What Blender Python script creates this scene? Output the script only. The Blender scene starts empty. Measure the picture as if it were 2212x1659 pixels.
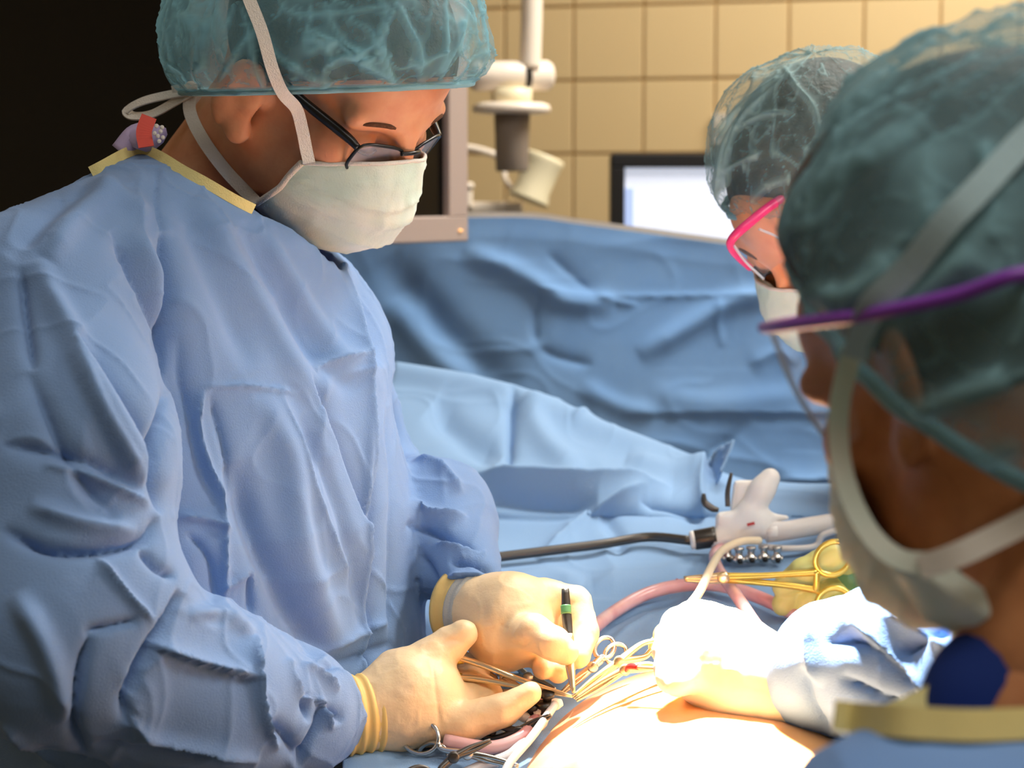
import bpy, bmesh, math, random
import numpy as np
from mathutils import Vector, Matrix
from mathutils.bvhtree import BVHTree

random.seed(7)
RNG = np.random.default_rng(11)
scene = bpy.context.scene
COL = scene.collection

# ------------------------------------------------------------------ camera
CAM = np.array([0.0, 0.0, 1.55])
FPX = 4500.0                      # focal length in photo pixels (2212 wide)
PHI = math.atan((829.5 - 390.0) / FPX)
CW = np.array([0, math.cos(PHI), -math.sin(PHI)])
CU = np.array([1.0, 0, 0])
CV = np.array([0, math.sin(PHI), math.cos(PHI)])
cd = bpy.data.cameras.new('camera')
cam = bpy.data.objects.new('camera', cd)
COL.objects.link(cam)
cam.location = CAM.tolist()
cam.rotation_euler = (math.pi / 2 - PHI, 0, 0)
cd.sensor_width = 36.0
cd.lens = FPX / 2212 * 36.0
cd.dof.use_dof = True
cd.dof.focus_distance = 1.46
cd.dof.aperture_fstop = 7.5
cd.clip_start = 0.05
scene.camera = cam

# ------------------------------------------------------------------ light and exposure
world = bpy.data.worlds.new('world')
scene.world = world
world.use_nodes = True
world.node_tree.nodes['Background'].inputs[0].default_value = (0.02, 0.02, 0.022, 1)
world.node_tree.nodes['Background'].inputs[1].default_value = 1.0
vs = scene.view_settings
vs.view_transform = 'Standard'
vs.look = 'None'
vs.exposure = 0.0
vs.gamma = 1.0
vs.use_curve_mapping = False
scene.cycles.use_denoising = True
scene.cycles.max_bounces = 8
scene.cycles.transparent_max_bounces = 16


def area_light(name, loc, target, size, energy, color, size_y=None):
    l = bpy.data.lights.new(name, 'AREA')
    l.energy = energy
    l.color = color
    l.size = size
    if size_y:
        l.shape = 'RECTANGLE'
        l.size_y = size_y
    o = bpy.data.objects.new(name, l)
    COL.objects.link(o)
    o.location = loc
    o.rotation_euler = (Vector(target) - Vector(loc)).to_track_quat('-Z', 'Y').to_euler()
    return o


def spot_light(name, loc, target, angle, blend, energy, color, radius):
    l = bpy.data.lights.new(name, 'SPOT')
    l.energy = energy
    l.color = color
    l.spot_size = angle
    l.spot_blend = blend
    l.shadow_soft_size = radius
    o = bpy.data.objects.new(name, l)
    COL.objects.link(o)
    o.location = loc
    o.rotation_euler = (Vector(target) - Vector(loc)).to_track_quat('-Z', 'Y').to_euler()
    return o


# ceiling luminaires
area_light('ceiling_light', (0.9, 2.3, 2.74), (0.9, 2.3, 0), 1.0, 52, (1.0, 0.955, 0.88), 0.6)
area_light('ceiling_light', (0.4, 0.3, 2.74), (0.4, 0.3, 0), 1.2, 14, (1.0, 0.95, 0.88), 0.6)
area_light('ceiling_light', (-1.2, 1.3, 2.74), (-1.2, 1.3, 0), 1.2, 2, (0.95, 0.97, 1.0), 0.6)
# surgical lamps over the field
spot_light('surgical_lamp', (0.06, 1.76, 2.40), (0.195, 1.33, 1.2), math.radians(15.5), 0.4, 1350, (1.0, 0.95, 0.86), 0.07)
spot_light('surgical_lamp', (1.15, 1.25, 2.25), (-0.02, 1.55, 1.33), math.radians(38), 0.9, 36, (1.0, 0.94, 0.86), 0.14)


# ------------------------------------------------------------------ helpers
def P(px, py, d):
    return CAM + d * (CW + CU * (px - 1106.0) / FPX - CV * (py - 829.5) / FPX)


def PL(lst):
    return [P(*p) for p in lst]


def to_px(V):
    r = V - CAM
    d = r @ CW
    return 1106.0 + FPX * (r @ CU) / d, 829.5 - FPX * (r @ CV) / d, d


def lin(c):
    return tuple((x / 255 / 12.92 if x / 255 <= 0.04045 else ((x / 255 + 0.055) / 1.055) ** 2.4) for x in c)


def nrm(v):
    v = np.asarray(v, float)
    return v / np.linalg.norm(v)


def hash3(i, j, k, seed):
    n = (i * 374761393 + j * 668265263 + k * 2147483647 + seed * 1274126177) & 0xFFFFFFFF
    n = ((n ^ (n >> 13)) * 1274126177) & 0xFFFFFFFF
    n = (n ^ (n >> 16)) & 0xFFFFFFFF
    return n.astype(np.float64) / 4294967295.0


def vnoise(p, seed=0):
    p = np.asarray(p, float)
    i = np.floor(p).astype(np.int64)
    f = p - i
    f = f * f * f * (f * (f * 6 - 15) + 10)
    out = 0
    for a in (0, 1):
        for b in (0, 1):
            for c in (0, 1):
                w = (f[:, 0] if a else 1 - f[:, 0]) * (f[:, 1] if b else 1 - f[:, 1]) * (f[:, 2] if c else 1 - f[:, 2])
                out = out + w * hash3(i[:, 0] + a, i[:, 1] + b, i[:, 2] + c, seed)
    return out * 2 - 1


def fbm(p, oct=3, seed=0):
    s = 0
    a = 1.0
    t = 0
    for o in range(oct):
        s = s + a * vnoise(np.asarray(p) * 2 ** o, seed + o)
        t += a
        a *= 0.5
    return s / t


def ridged(p, oct=2, seed=0, sharp=3.0):
    s = 0
    a = 1.0
    t = 0
    for o in range(oct):
        s = s + a * (1 - np.abs(vnoise(np.asarray(p) * 2 ** o, seed + o))) ** sharp
        t += a
        a *= 0.5
    return s / t


# ------------------------------------------------------------------ materials
MATS = {}


def mat(name, rgb, rough=0.6, spec=0.3, noise=None, bump=None, sss=0.0, metal=0.0, rgb2=None, sheen=0.0,
        transmission=0.0, emit=None, coat=0.0, alpha=None, translucent=0.0):
    m = bpy.data.materials.new(name)
    m.use_nodes = True
    nt = m.node_tree
    b = nt.nodes['Principled BSDF']
    c = lin(rgb)
    b.inputs['Base Color'].default_value = (*c, 1)
    b.inputs['Roughness'].default_value = rough
    b.inputs['Specular IOR Level'].default_value = spec
    b.inputs['Metallic'].default_value = metal
    if sss:
        b.inputs['Subsurface Weight'].default_value = sss
        b.inputs['Subsurface Radius'].default_value = (1.0, 0.4, 0.2)
        b.inputs['Subsurface Scale'].default_value = 0.006
    if sheen:
        b.inputs['Sheen Weight'].default_value = sheen
    if coat:
        b.inputs['Coat Weight'].default_value = coat
    if transmission:
        b.inputs['Transmission Weight'].default_value = transmission
    if emit:
        b.inputs['Emission Color'].default_value = (*lin(emit[0]), 1)
        b.inputs['Emission Strength'].default_value = emit[1]
    tc = nt.nodes.new('ShaderNodeTexCoord')
    if rgb2 is not None:
        n = nt.nodes.new('ShaderNodeTexNoise')
        n.inputs['Scale'].default_value = noise[0] if noise else 20
        n.inputs['Detail'].default_value = noise[1] if noise else 4
        nt.links.new(tc.outputs['Object'], n.inputs['Vector'])
        r = nt.nodes.new('ShaderNodeValToRGB')
        r.color_ramp.elements[0].position = 0.35
        r.color_ramp.elements[1].position = 0.65
        r.color_ramp.elements[0].color = (*c, 1)
        r.color_ramp.elements[1].color = (*lin(rgb2), 1)
        nt.links.new(n.outputs['Fac'], r.inputs['Fac'])
        nt.links.new(r.outputs['Color'], b.inputs['Base Color'])
    if bump:
        prev = None
        for (sc, st) in bump:
            n = nt.nodes.new('ShaderNodeTexNoise')
            n.inputs['Scale'].default_value = sc
            n.inputs['Detail'].default_value = 3
            nt.links.new(tc.outputs['Object'], n.inputs['Vector'])
            bn = nt.nodes.new('ShaderNodeBump')
            bn.inputs['Strength'].default_value = st
            bn.inputs['Distance'].default_value = 0.002
            nt.links.new(n.outputs['Fac'], bn.inputs['Height'])
            if prev:
                nt.links.new(prev.outputs['Normal'], bn.inputs['Normal'])
            prev = bn
        nt.links.new(prev.outputs['Normal'], b.inputs['Normal'])
    if translucent:
        out = nt.nodes['Material Output']
        tr = nt.nodes.new('ShaderNodeBsdfTranslucent')
        tr.inputs['Color'].default_value = (*c, 1)
        mx = nt.nodes.new('ShaderNodeMixShader')
        mx.inputs[0].default_value = translucent
        nt.links.new(b.outputs[0], mx.inputs[1])
        nt.links.new(tr.outputs[0], mx.inputs[2])
        nt.links.new(mx.outputs[0], out.inputs['Surface'])
    if alpha is not None:
        b.inputs['Alpha'].default_value = alpha
    MATS[name] = m
    return m


def cap_mat(name, rgb, a0, a1):
    """thin non-woven veil: partly see-through, denser where it is pleated over itself (attribute 'pleat')"""
    m = bpy.data.materials.new(name)
    m.use_nodes = True
    nt = m.node_tree
    b = nt.nodes['Principled BSDF']
    out = nt.nodes['Material Output']
    c = lin(rgb)
    b.inputs['Base Color'].default_value = (*c, 1)
    b.inputs['Roughness'].default_value = 0.75
    b.inputs['Specular IOR Level'].default_value = 0.2
    tl = nt.nodes.new('ShaderNodeBsdfTranslucent')
    tl.inputs['Color'].default_value = (*c, 1)
    m1 = nt.nodes.new('ShaderNodeMixShader')
    m1.inputs[0].default_value = 0.35
    nt.links.new(b.outputs[0], m1.inputs[1])
    nt.links.new(tl.outputs[0], m1.inputs[2])
    tp = nt.nodes.new('ShaderNodeBsdfTransparent')
    at = nt.nodes.new('ShaderNodeAttribute')
    at.attribute_name = 'pleat'
    mr = nt.nodes.new('ShaderNodeMapRange')
    mr.inputs['To Min'].default_value = a0
    mr.inputs['To Max'].default_value = a1
    nt.links.new(at.outputs['Fac'], mr.inputs['Value'])
    m2 = nt.nodes.new('ShaderNodeMixShader')
    nt.links.new(mr.outputs[0], m2.inputs[0])
    nt.links.new(tp.outputs[0], m2.inputs[1])
    nt.links.new(m1.outputs[0], m2.inputs[2])
    nt.links.new(m2.outputs[0], out.inputs['Surface'])
    MATS[name] = m
    return m


def film_mat(name, rgb, opacity):
    m = bpy.data.materials.new(name)
    m.use_nodes = True
    nt = m.node_tree
    b = nt.nodes['Principled BSDF']
    b.inputs['Base Color'].default_value = (*lin(rgb), 1)
    b.inputs['Roughness'].default_value = 0.12
    b.inputs['Specular IOR Level'].default_value = 0.5
    out = nt.nodes['Material Output']
    tp = nt.nodes.new('ShaderNodeBsdfTransparent')
    m2 = nt.nodes.new('ShaderNodeMixShader')
    m2.inputs[0].default_value = opacity
    nt.links.new(tp.outputs[0], m2.inputs[1])
    nt.links.new(b.outputs[0], m2.inputs[2])
    nt.links.new(m2.outputs[0], out.inputs['Surface'])
    MATS[name] = m
    return m


FAB = [(900, 0.25), (60, 0.15)]
mat('gown', (122, 153, 198), 0.8, 0.15, bump=FAB, sheen=0.15)
mat('gown_assistant', (124, 162, 218), 0.8, 0.15, bump=FAB, sheen=0.1)
mat('sleeve_light', (150, 185, 225), 0.8, 0.15, bump=FAB)
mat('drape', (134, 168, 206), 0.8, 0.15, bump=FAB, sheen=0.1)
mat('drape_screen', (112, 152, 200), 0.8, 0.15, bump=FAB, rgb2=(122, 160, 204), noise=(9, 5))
mat('binding', (236, 220, 150), 0.8, 0.2, bump=FAB)
mat('skin_tan', (224, 164, 124), 0.5, 0.35, bump=[(300, 0.12), (60, 0.08)], rgb2=(214, 146, 108), noise=(45, 4), sss=0.04)
mat('skin_light', (226, 158, 114), 0.5, 0.35, bump=[(260, 0.12)], rgb2=(216, 140, 98), noise=(40, 4), sss=0.04)
mat('skin_brown', (196, 134, 88), 0.5, 0.35, bump=[(240, 0.1)], rgb2=(172, 110, 68), noise=(40, 4), sss=0.03)
mat('skin_prepped', (242, 192, 146), 0.45, 0.4, bump=[(160, 0.1)], rgb2=(238, 166, 88), noise=(14, 4), sss=0.15)
mat('hair_dark', (52, 44, 40), 0.65, 0.3, bump=[(220, 0.8)], rgb2=(78, 66, 58), noise=(60, 4))
mat('hair_grey', (66, 58, 50), 0.65, 0.3, bump=[(220, 0.8)], rgb2=(98, 86, 74), noise=(60, 4))
mat('brow_hair', (96, 62, 42), 0.8, 0.2, bump=[(400, 0.8)])
cap_mat('cap_veil', (132, 186, 200), 0.30, 0.97)
cap_mat('cap_veil_pale', (150, 182, 184), 0.24, 0.92)
cap_mat('cap_veil_teal', (138, 182, 192), 0.38, 0.95)
mat('cap_hem', (150, 196, 206), 0.8, 0.2, bump=FAB, translucent=0.25)
mat('mask', (230, 236, 224), 0.85, 0.15, bump=[(700, 0.2)], rgb2=(206, 228, 214), noise=(22, 3))
mat('tie', (232, 226, 216), 0.85, 0.15, bump=[(900, 0.5)])
mat('tie_blue', (176, 204, 212), 0.85, 0.15, bump=[(900, 0.4)])
mat('glove', (243, 210, 164), 0.42, 0.4, bump=[(120, 0.15), (500, 0.1)], sss=0.1)
mat('glove_cuff', (236, 198, 122), 0.5, 0.35, bump=[(140, 0.12)], sss=0.15)
mat('cuff_grey', (196, 190, 178), 0.85, 0.2, bump=FAB)
mat('glove_white', (240, 232, 214), 0.45, 0.4, bump=[(120, 0.12)], sss=0.2)
mat('glove_green', (84, 138, 88), 0.4, 0.45, bump=[(120, 0.12)], rgb2=(60, 108, 66), noise=(26, 3))
mat('glove_yellow', (206, 204, 128), 0.4, 0.45, bump=[(120, 0.12)], sss=0.15)
mat('black_frame', (16, 16, 18), 0.3, 0.5)
mat('black_plastic', (30, 28, 26), 0.4, 0.4)
film_mat('lens', (225, 232, 245), 0.22)
film_mat('visor_film', (225, 235, 245), 0.10)
film_mat('visor_edge', (225, 235, 245), 0.55)
mat('pink_frame', (240, 60, 130), 0.35, 0.5)
mat('purple_frame', (126, 58, 168), 0.35, 0.5)
mat('navy', (34, 42, 82), 0.85, 0.15, bump=FAB)
mat('navy_deep', (28, 48, 110), 0.85, 0.15, bump=FAB)
mat('lavender', (184, 168, 204), 0.85, 0.15)
mat('coral', (226, 96, 84), 0.85, 0.15)
mat('tile', (222, 194, 144), 0.32, 0.4, rgb2=(217, 189, 140), noise=(3, 2))
mat('grout', (202, 168, 114), 0.8, 0.2)
mat('paint', (214, 196, 160), 0.8, 0.2)
mat('floor', (120, 124, 126), 0.4, 0.4, rgb2=(110, 114, 118), noise=(6, 4))
mat('ceiling', (225, 222, 214), 0.85, 0.2)
mat('dark_glass', (6, 6, 9), 0.12, 0.35)
mat('dark_curtain', (9, 10, 18), 0.9, 0.1)
mat('metal_frame', (60, 58, 58), 0.5, 0.4)
mat('monitor_grey', (176, 158, 148), 0.55, 0.3)
mat('screen_off', (8, 8, 8), 0.25, 0.3)
mat('enamel', (240, 226, 208), 0.3, 0.5)
mat('enamel_warm', (238, 226, 190), 0.35, 0.4)
mat('cup_grey', (140, 126, 112), 0.5, 0.3)
mat('steel', (200, 196, 190), 0.25, 0.5, metal=1.0)
mat('steel_dark', (92, 88, 84), 0.35, 0.5, metal=0.8)
mat('gold', (226, 196, 92), 0.3, 0.5, metal=0.75)
mat('steel_warm', (226, 202, 160), 0.3, 0.5, metal=0.8)
mat('device_white', (250, 246, 240), 0.35, 0.4)
mat('device_cable', (228, 222, 218), 0.45, 0.35)
mat('tube_pink', (232, 190, 190), 0.25, 0.5, rgb2=(214, 150, 152), noise=(30, 2), sss=0.2)
mat('tube_clear', (214, 212, 214), 0.2, 0.5, sss=0.1)
mat('tube_cream', (240, 222, 190), 0.4, 0.4)
mat('blood', (170, 36, 34), 0.3, 0.5)
mat('red_print', (200, 70, 70), 0.6, 0.2)
mat('green_print', (52, 130, 84), 0.6, 0.2)
mat('screen_white', (225, 230, 246), 0.3, 0.3, emit=((222, 230, 248), 0.6))
mat('screen_blue', (170, 190, 235), 0.3, 0.3, emit=((176, 196, 240), 0.55))
mat('screen_line', (140, 160, 215), 0.3, 0.3, emit=((140, 162, 220), 0.5))
mat('led_amber', (250, 180, 110), 0.4, 0.3, emit=((250, 190, 120), 1.0))
mat('shoe', (60, 66, 74), 0.5, 0.4)
mat('mattress', (44, 46, 50), 0.7, 0.3)


# ------------------------------------------------------------------ object helpers
def mesh_obj(name, verts, faces, m, parent=None, smooth=True):
    me = bpy.data.meshes.new(name)
    me.from_pydata([tuple(map(float, v)) for v in verts], [], [tuple(map(int, f)) for f in faces])
    me.update()
    if smooth:
        me.polygons.foreach_set('use_smooth', [True] * len(me.polygons))
    o = bpy.data.objects.new(name, me)
    COL.objects.link(o)
    if m:
        me.materials.append(MATS[m])
    if parent is not None:
        o.parent = parent
        o.matrix_parent_inverse = parent.matrix_world.inverted()
    return o


def bm_obj(name, bm, m, parent=None, smooth=False):
    me = bpy.data.meshes.new(name)
    bm.to_mesh(me)
    bm.free()
    if smooth:
        me.polygons.foreach_set('use_smooth', [True] * len(me.polygons))
    o = bpy.data.objects.new(name, me)
    COL.objects.link(o)
    if m:
        me.materials.append(MATS[m])
    if parent is not None:
        o.parent = parent
        o.matrix_parent_inverse = parent.matrix_world.inverted()
    return o


def thing(name, label, cat, loc=(0, 0, 0), group=None):
    o = bpy.data.objects.new(name, None)
    COL.objects.link(o)
    o.empty_display_size = 0.05
    o.location = tuple(map(float, loc))
    o['label'] = label
    o['category'] = cat
    if group:
        o['group'] = group
    o.matrix_world = Matrix.Translation(o.location)
    return o


def tag(o, label=None, cat=None, group=None, kind=None):
    if label:
        o['label'] = label
    if cat:
        o['category'] = cat
    if group:
        o['group'] = group
    if kind:
        o['kind'] = kind
    return o


def box_bm(size, bevel=0.0, seg=2, mtx=None):
    bm = bmesh.new()
    bmesh.ops.create_cube(bm, size=1.0)
    bmesh.ops.scale(bm, vec=size, verts=bm.verts)
    if bevel:
        bmesh.ops.bevel(bm, geom=list(bm.edges), offset=bevel, segments=seg, profile=0.6, affect='EDGES')
    if mtx is not None:
        bmesh.ops.transform(bm, matrix=mtx, verts=bm.verts)
    return bm


def frame_mtx(o, x, y, z):
    return Matrix(((x[0], y[0], z[0], o[0]), (x[1], y[1], z[1], o[1]), (x[2], y[2], z[2], o[2]), (0, 0, 0, 1)))


def catmull(pts, per=8, closed=False):
    pts = np.asarray(pts, float)
    n = len(pts)
    if n == 2 and not closed:
        t = np.linspace(0, 1, per + 1)[:, None]
        return pts[0] * (1 - t) + pts[1] * t
    out = []
    rng = range(n) if closed else range(n - 1)
    for i in rng:
        if closed:
            p0, p1, p2, p3 = pts[(i - 1) % n], pts[i], pts[(i + 1) % n], pts[(i + 2) % n]
        else:
            p1, p2 = pts[i], pts[i + 1]
            p0 = pts[i - 1] if i > 0 else 2 * p1 - p2
            p3 = pts[i + 2] if i + 2 < n else 2 * p2 - p1
        for k in range(per):
            t = k / per
            out.append(0.5 * ((2 * p1) + (-p0 + p2) * t + (2 * p0 - 5 * p1 + 4 * p2 - p3) * t * t + (-p0 + 3 * p1 - 3 * p2 + p3) * t ** 3))
    if not closed:
        out.append(pts[-1])
    return np.array(out)


def frames(pts, closed=False, up=None):
    n = len(pts)
    T = np.zeros_like(pts)
    for i in range(n):
        a = pts[(i - 1) % n] if (closed or i > 0) else pts[i]
        b = pts[(i + 1) % n] if (closed or i < n - 1) else pts[i]
        T[i] = nrm(b - a)
    N = np.zeros_like(pts)
    u = np.array([0, 0, 1.0]) if up is None else np.asarray(up, float)
    if abs(T[0] @ nrm(u)) > 0.95:
        u = np.array([0, 1.0, 0])
    N[0] = nrm(u - (u @ T[0]) * T[0])
    for i in range(1, n):
        v = N[i - 1] - (N[i - 1] @ T[i]) * T[i]
        N[i] = nrm(v)
    B = np.cross(T, N)
    return T, N, B


def tube_geo(pts, r, n=10, per=6, closed=False, flat=1.0, spline=True, up=None, caps=True):
    """swept tube; r scalar or list per control point; flat scales the second axis"""
    ctrl = np.asarray(pts, float)
    rr = np.full(len(ctrl), r, float) if np.isscalar(r) else np.asarray(r, float)
    if spline:
        q = catmull(np.c_[ctrl, rr], per, closed)
        c, rr = q[:, :3], q[:, 3]
    else:
        c = ctrl
    T, N, B = frames(c, closed, up)
    m = len(c)
    V = []
    for i in range(m):
        for k in range(n):
            a = 2 * math.pi * k / n
            V.append(c[i] + rr[i] * (math.cos(a) * N[i] * flat + math.sin(a) * B[i]))
    Fc = []
    for i in range(m if closed else m - 1):
        j = (i + 1) % m
        for k in range(n):
            l = (k + 1) % n
            Fc.append((i * n + k, i * n + l, j * n + l, j * n + k))
    if caps and not closed:
        Fc.append(tuple(range(n - 1, -1, -1)))
        Fc.append(tuple((m - 1) * n + k for k in range(n)))
    return V, Fc


def tube(name, pts, r, m, parent=None, **kw):
    V, Fc = tube_geo(pts, r, **kw)
    return mesh_obj(name, V, Fc, m, parent)


def multi(name, geos, m, parent=None):
    V, Fc = [], []
    for (v, f) in geos:
        o = len(V)
        V += list(v)
        Fc += [tuple(i + o for i in q) for q in f]
    return mesh_obj(name, V, Fc, m, parent)


def ribbon(name, pts, width, m, parent=None, thick=0.0012, normal=None, per=6, twist=None):
    """flat tape following points; normal = outward direction (vector or list)"""
    c = catmull(pts, per)
    n = len(c)
    T, _, _ = frames(c)
    if normal is None:
        NN = CAM - c
    else:
        normal = np.asarray(normal, float)
        if normal.ndim == 1:
            NN = np.repeat(normal[None], n, 0)
        else:
            NN = catmull(normal, per)
    V = []
    for i in range(n):
        nn = nrm(NN[i] - (NN[i] @ T[i]) * T[i])
        s = np.cross(T[i], nn) * width / 2
        V += [c[i] - s, c[i] + s, c[i] + s + nn * thick, c[i] - s + nn * thick]
    Fc = []
    for i in range(n - 1):
        a, b = i * 4, i * 4 + 4
        for k in range(4):
            l = (k + 1) % 4
            Fc.append((a + k, a + l, b + l, b + k))
    Fc += [(3, 2, 1, 0), tuple((n - 1) * 4 + k for k in range(4))]
    return mesh_obj(name, V, Fc, m, parent, smooth=False)


def lathe_geo(o, axis, prof, n=32, ref=(0, 1, 0), sx=1.0):
    """prof: list of (distance along the axis, radius)"""
    a = nrm(axis)
    x = np.asarray(ref, float)
    x = nrm(x - (x @ a) * a)
    y = np.cross(a, x)
    V = []
    for (h, r) in prof:
        for k in range(n):
            t = 2 * math.pi * k / n
            V.append(o + a * h + r * (math.cos(t) * x * sx + math.sin(t) * y))
    Fc = []
    for i in range(len(prof) - 1):
        for k in range(n):
            l = (k + 1) % n
            Fc.append((i * n + k, i * n + l, (i + 1) * n + l, (i + 1) * n + k))
    Fc.append(tuple(range(n - 1, -1, -1)))
    Fc.append(tuple((len(prof) - 1) * n + k for k in range(n)))
    return V, Fc


# ------------------------------------------------------------------ implicit surfaces
def smin(a, b, k):
    h = np.clip(0.5 + 0.5 * (b - a) / k, 0, 1)
    return b * (1 - h) + a * h - k * h * (1 - h)


def smax(a, b, k):
    return -smin(-a, -b, k)


def cap_sdf(X, a, b, ra, rb):
    a = np.asarray(a, np.float32)
    b = np.asarray(b, np.float32)
    ba = b - a
    pa = [X[i] - a[i] for i in range(3)]
    t = np.clip((pa[0] * ba[0] + pa[1] * ba[1] + pa[2] * ba[2]) / float(ba @ ba), 0, 1)
    d = np.sqrt(sum((pa[i] - t * ba[i]) ** 2 for i in range(3)))
    return d - (ra + (rb - ra) * t)


def ell_sdf(X, c, r, axes=None):
    c = np.asarray(c, np.float32)
    p = [X[i] - c[i] for i in range(3)]
    if axes is not None:
        p = [p[0] * np.float32(ax[0]) + p[1] * np.float32(ax[1]) + p[2] * np.float32(ax[2]) for ax in axes]
    k0 = np.sqrt(sum((p[i] / np.float32(r[i])) ** 2 for i in range(3)))
    k1 = np.sqrt(sum((p[i] / np.float32(r[i] ** 2)) ** 2 for i in range(3))) + 1e-9
    return k0 * (k0 - 1) / k1


def surfnet(f, lo, hi, h):
    lo = np.asarray(lo, float)
    n = [max(4, int(math.ceil((hi[i] - lo[i]) / h)) + 1) for i in range(3)]
    xs = [(lo[i] + h * np.arange(n[i])).astype(np.float32) for i in range(3)]
    X = np.meshgrid(*xs, indexing='ij')
    D = f(X).astype(np.float32)
    S = D < 0
    cnt = np.zeros([k - 1 for k in n], np.int8)
    for a in (0, 1):
        for b in (0, 1):
            for c in (0, 1):
                cnt += S[a:n[0] - 1 + a, b:n[1] - 1 + b, c:n[2] - 1 + c]
    mix = (cnt > 0) & (cnt < 8)
    idx = np.full(mix.shape, -1, np.int64)
    I = np.argwhere(mix)
    idx[mix] = np.arange(len(I))
    acc = np.zeros((len(I), 3))
    num = np.zeros(len(I))
    for ax in range(3):
        o1, o2 = [(1, 2), (0, 2), (0, 1)][ax]
        for a in (0, 1):
            for b in (0, 1):
                off = np.zeros(3, int)
                off[o1], off[o2] = a, b
                off2 = off.copy()
                off2[ax] = 1
                p = I + off
                q = I + off2
                v0 = D[p[:, 0], p[:, 1], p[:, 2]]
                v1 = D[q[:, 0], q[:, 1], q[:, 2]]
                cr = (v0 < 0) != (v1 < 0)
                t = np.where(cr, v0 / np.where(cr, v0 - v1, 1), 0)
                pos = off[None].repeat(len(I), 0).astype(float)
                pos[:, ax] = t
                acc += pos * cr[:, None]
                num += cr
    V = lo + h * (I + acc / num[:, None])
    Q = []
    for ax in range(3):
        o1, o2 = [(1, 2), (2, 0), (0, 1)][ax]
        s0 = [slice(None)] * 3
        s1 = [slice(None)] * 3
        s0[ax] = slice(0, n[ax] - 1)
        s1[ax] = slice(1, n[ax])
        ch = S[tuple(s0)] != S[tuple(s1)]
        E = np.argwhere(ch)
        ok = (E[:, o1] > 0) & (E[:, o2] > 0) & (E[:, o1] < n[o1] - 1) & (E[:, o2] < n[o2] - 1)
        E = E[ok]
        ins = S[E[:, 0], E[:, 1], E[:, 2]]

        def cell(d1, d2):
            c = E.copy()
            c[:, o1] += d1
            c[:, o2] += d2
            return idx[c[:, 0], c[:, 1], c[:, 2]]
        q = np.stack([cell(-1, -1), cell(0, -1), cell(0, 0), cell(-1, 0)], 1)
        q[~ins] = q[~ins][:, ::-1]
        Q.append(q)
    Q = np.concatenate(Q)
    return V, Q


def lap_smooth(V, Q, it=3, lam=0.5, fixed=None):
    E = np.concatenate([Q[:, [i, (i + 1) % Q.shape[1]]] for i in range(Q.shape[1])])
    E = np.concatenate([E, E[:, ::-1]])
    deg = np.bincount(E[:, 0], minlength=len(V)).astype(float)
    deg[deg == 0] = 1
    for _ in range(it):
        A = np.stack([np.bincount(E[:, 0], V[E[:, 1], k], minlength=len(V)) for k in range(3)], 1) / deg[:, None]
        V = V + lam * (A - V)
    return V


def vnormals(V, Q):
    n = np.cross(V[Q[:, 2]] - V[Q[:, 0]], V[Q[:, 3]] - V[Q[:, 1]])
    N = np.zeros_like(V)
    for k in range(Q.shape[1]):
        for c in range(3):
            N[:, c] += np.bincount(Q[:, k], n[:, c], minlength=len(V))
    return N / (np.linalg.norm(N, axis=1)[:, None] + 1e-12)


def refine(V, Q, keep):
    """split the chosen quads 2x2 (neighbours keep their shape with loose triangles avoided by global split of edges)"""
    bm = bmesh.new()
    vs_ = [bm.verts.new(v) for v in V]
    for q, k in zip(Q.tolist(), keep.tolist()):
        try:
            f = bm.faces.new([vs_[i] for i in q])
            f.tag = bool(k)
        except ValueError:
            pass
    es = set()
    for f in bm.faces:
        if f.tag:
            es.update(f.edges)
    bmesh.ops.subdivide_edges(bm, edges=list(es), cuts=2, use_grid_fill=True)
    return bm


def polyline_h(px, py, fold):
    pts, w, amp, kind = fold[:4]
    pts = np.asarray(pts, float)
    if len(pts) > 2:
        pts = catmull(pts, 5)
    seg = np.diff(pts, axis=0)
    L = np.linalg.norm(seg, axis=1)
    cum = np.concatenate([[0], np.cumsum(L)])
    best = np.full(len(px), 1e9)
    sgn = np.zeros(len(px))
    tt = np.zeros(len(px))
    lo = pts.min(0) - 6 * w
    hi = pts.max(0) + 6 * w
    sel = np.where((px > lo[0]) & (px < hi[0]) & (py > lo[1]) & (py < hi[1]))[0]
    out = np.zeros(len(px))
    if len(sel) == 0:
        return out
    x, y = px[sel], py[sel]
    b = best[sel]
    s = sgn[sel]
    t_ = tt[sel]
    for i in range(len(seg)):
        dx, dy = x - pts[i, 0], y - pts[i, 1]
        t = np.clip((dx * seg[i, 0] + dy * seg[i, 1]) / (L[i] ** 2 + 1e-9), 0, 1)
        ex, ey = dx - t * seg[i, 0], dy - t * seg[i, 1]
        d = np.hypot(ex, ey)
        m = d < b
        b = np.where(m, d, b)
        s = np.where(m, np.sign(seg[i, 0] * dy - seg[i, 1] * dx), s)
        t_ = np.where(m, (cum[i] + t * L[i]) / cum[-1], t_)
    taper = np.clip(np.minimum(t_, 1 - t_) * 5, 0, 1) ** 0.7
    if len(fold) > 4 and fold[4] == 'full':
        taper = 1.0
    if kind == 'r':
        h = np.exp(-(b / w) ** 2)
    elif kind == 'c':
        h = np.exp(-b / w)
    else:   # step: steep on the right-hand (image) side of the travel direction, gentle on the other
        h = np.where(s < 0, np.exp(-b / (2.2 * w)), np.exp(-b / (0.22 * w)))
    out[sel] = amp * h * taper
    return out


def displace(V, N, folds, mask=None, extra=None):
    px, py, d = to_px(V)
    h = np.zeros(len(V))
    for f in folds:
        h += polyline_h(px, py, f)
    face = np.clip(((CAM - V) * N).sum(1) / np.linalg.norm(CAM - V, axis=1) * 3 + 0.15, 0, 1)
    h *= face
    if mask is not None:
        h *= mask
    if extra is not None:
        h += extra
    return V + N * h[:, None], h


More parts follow.
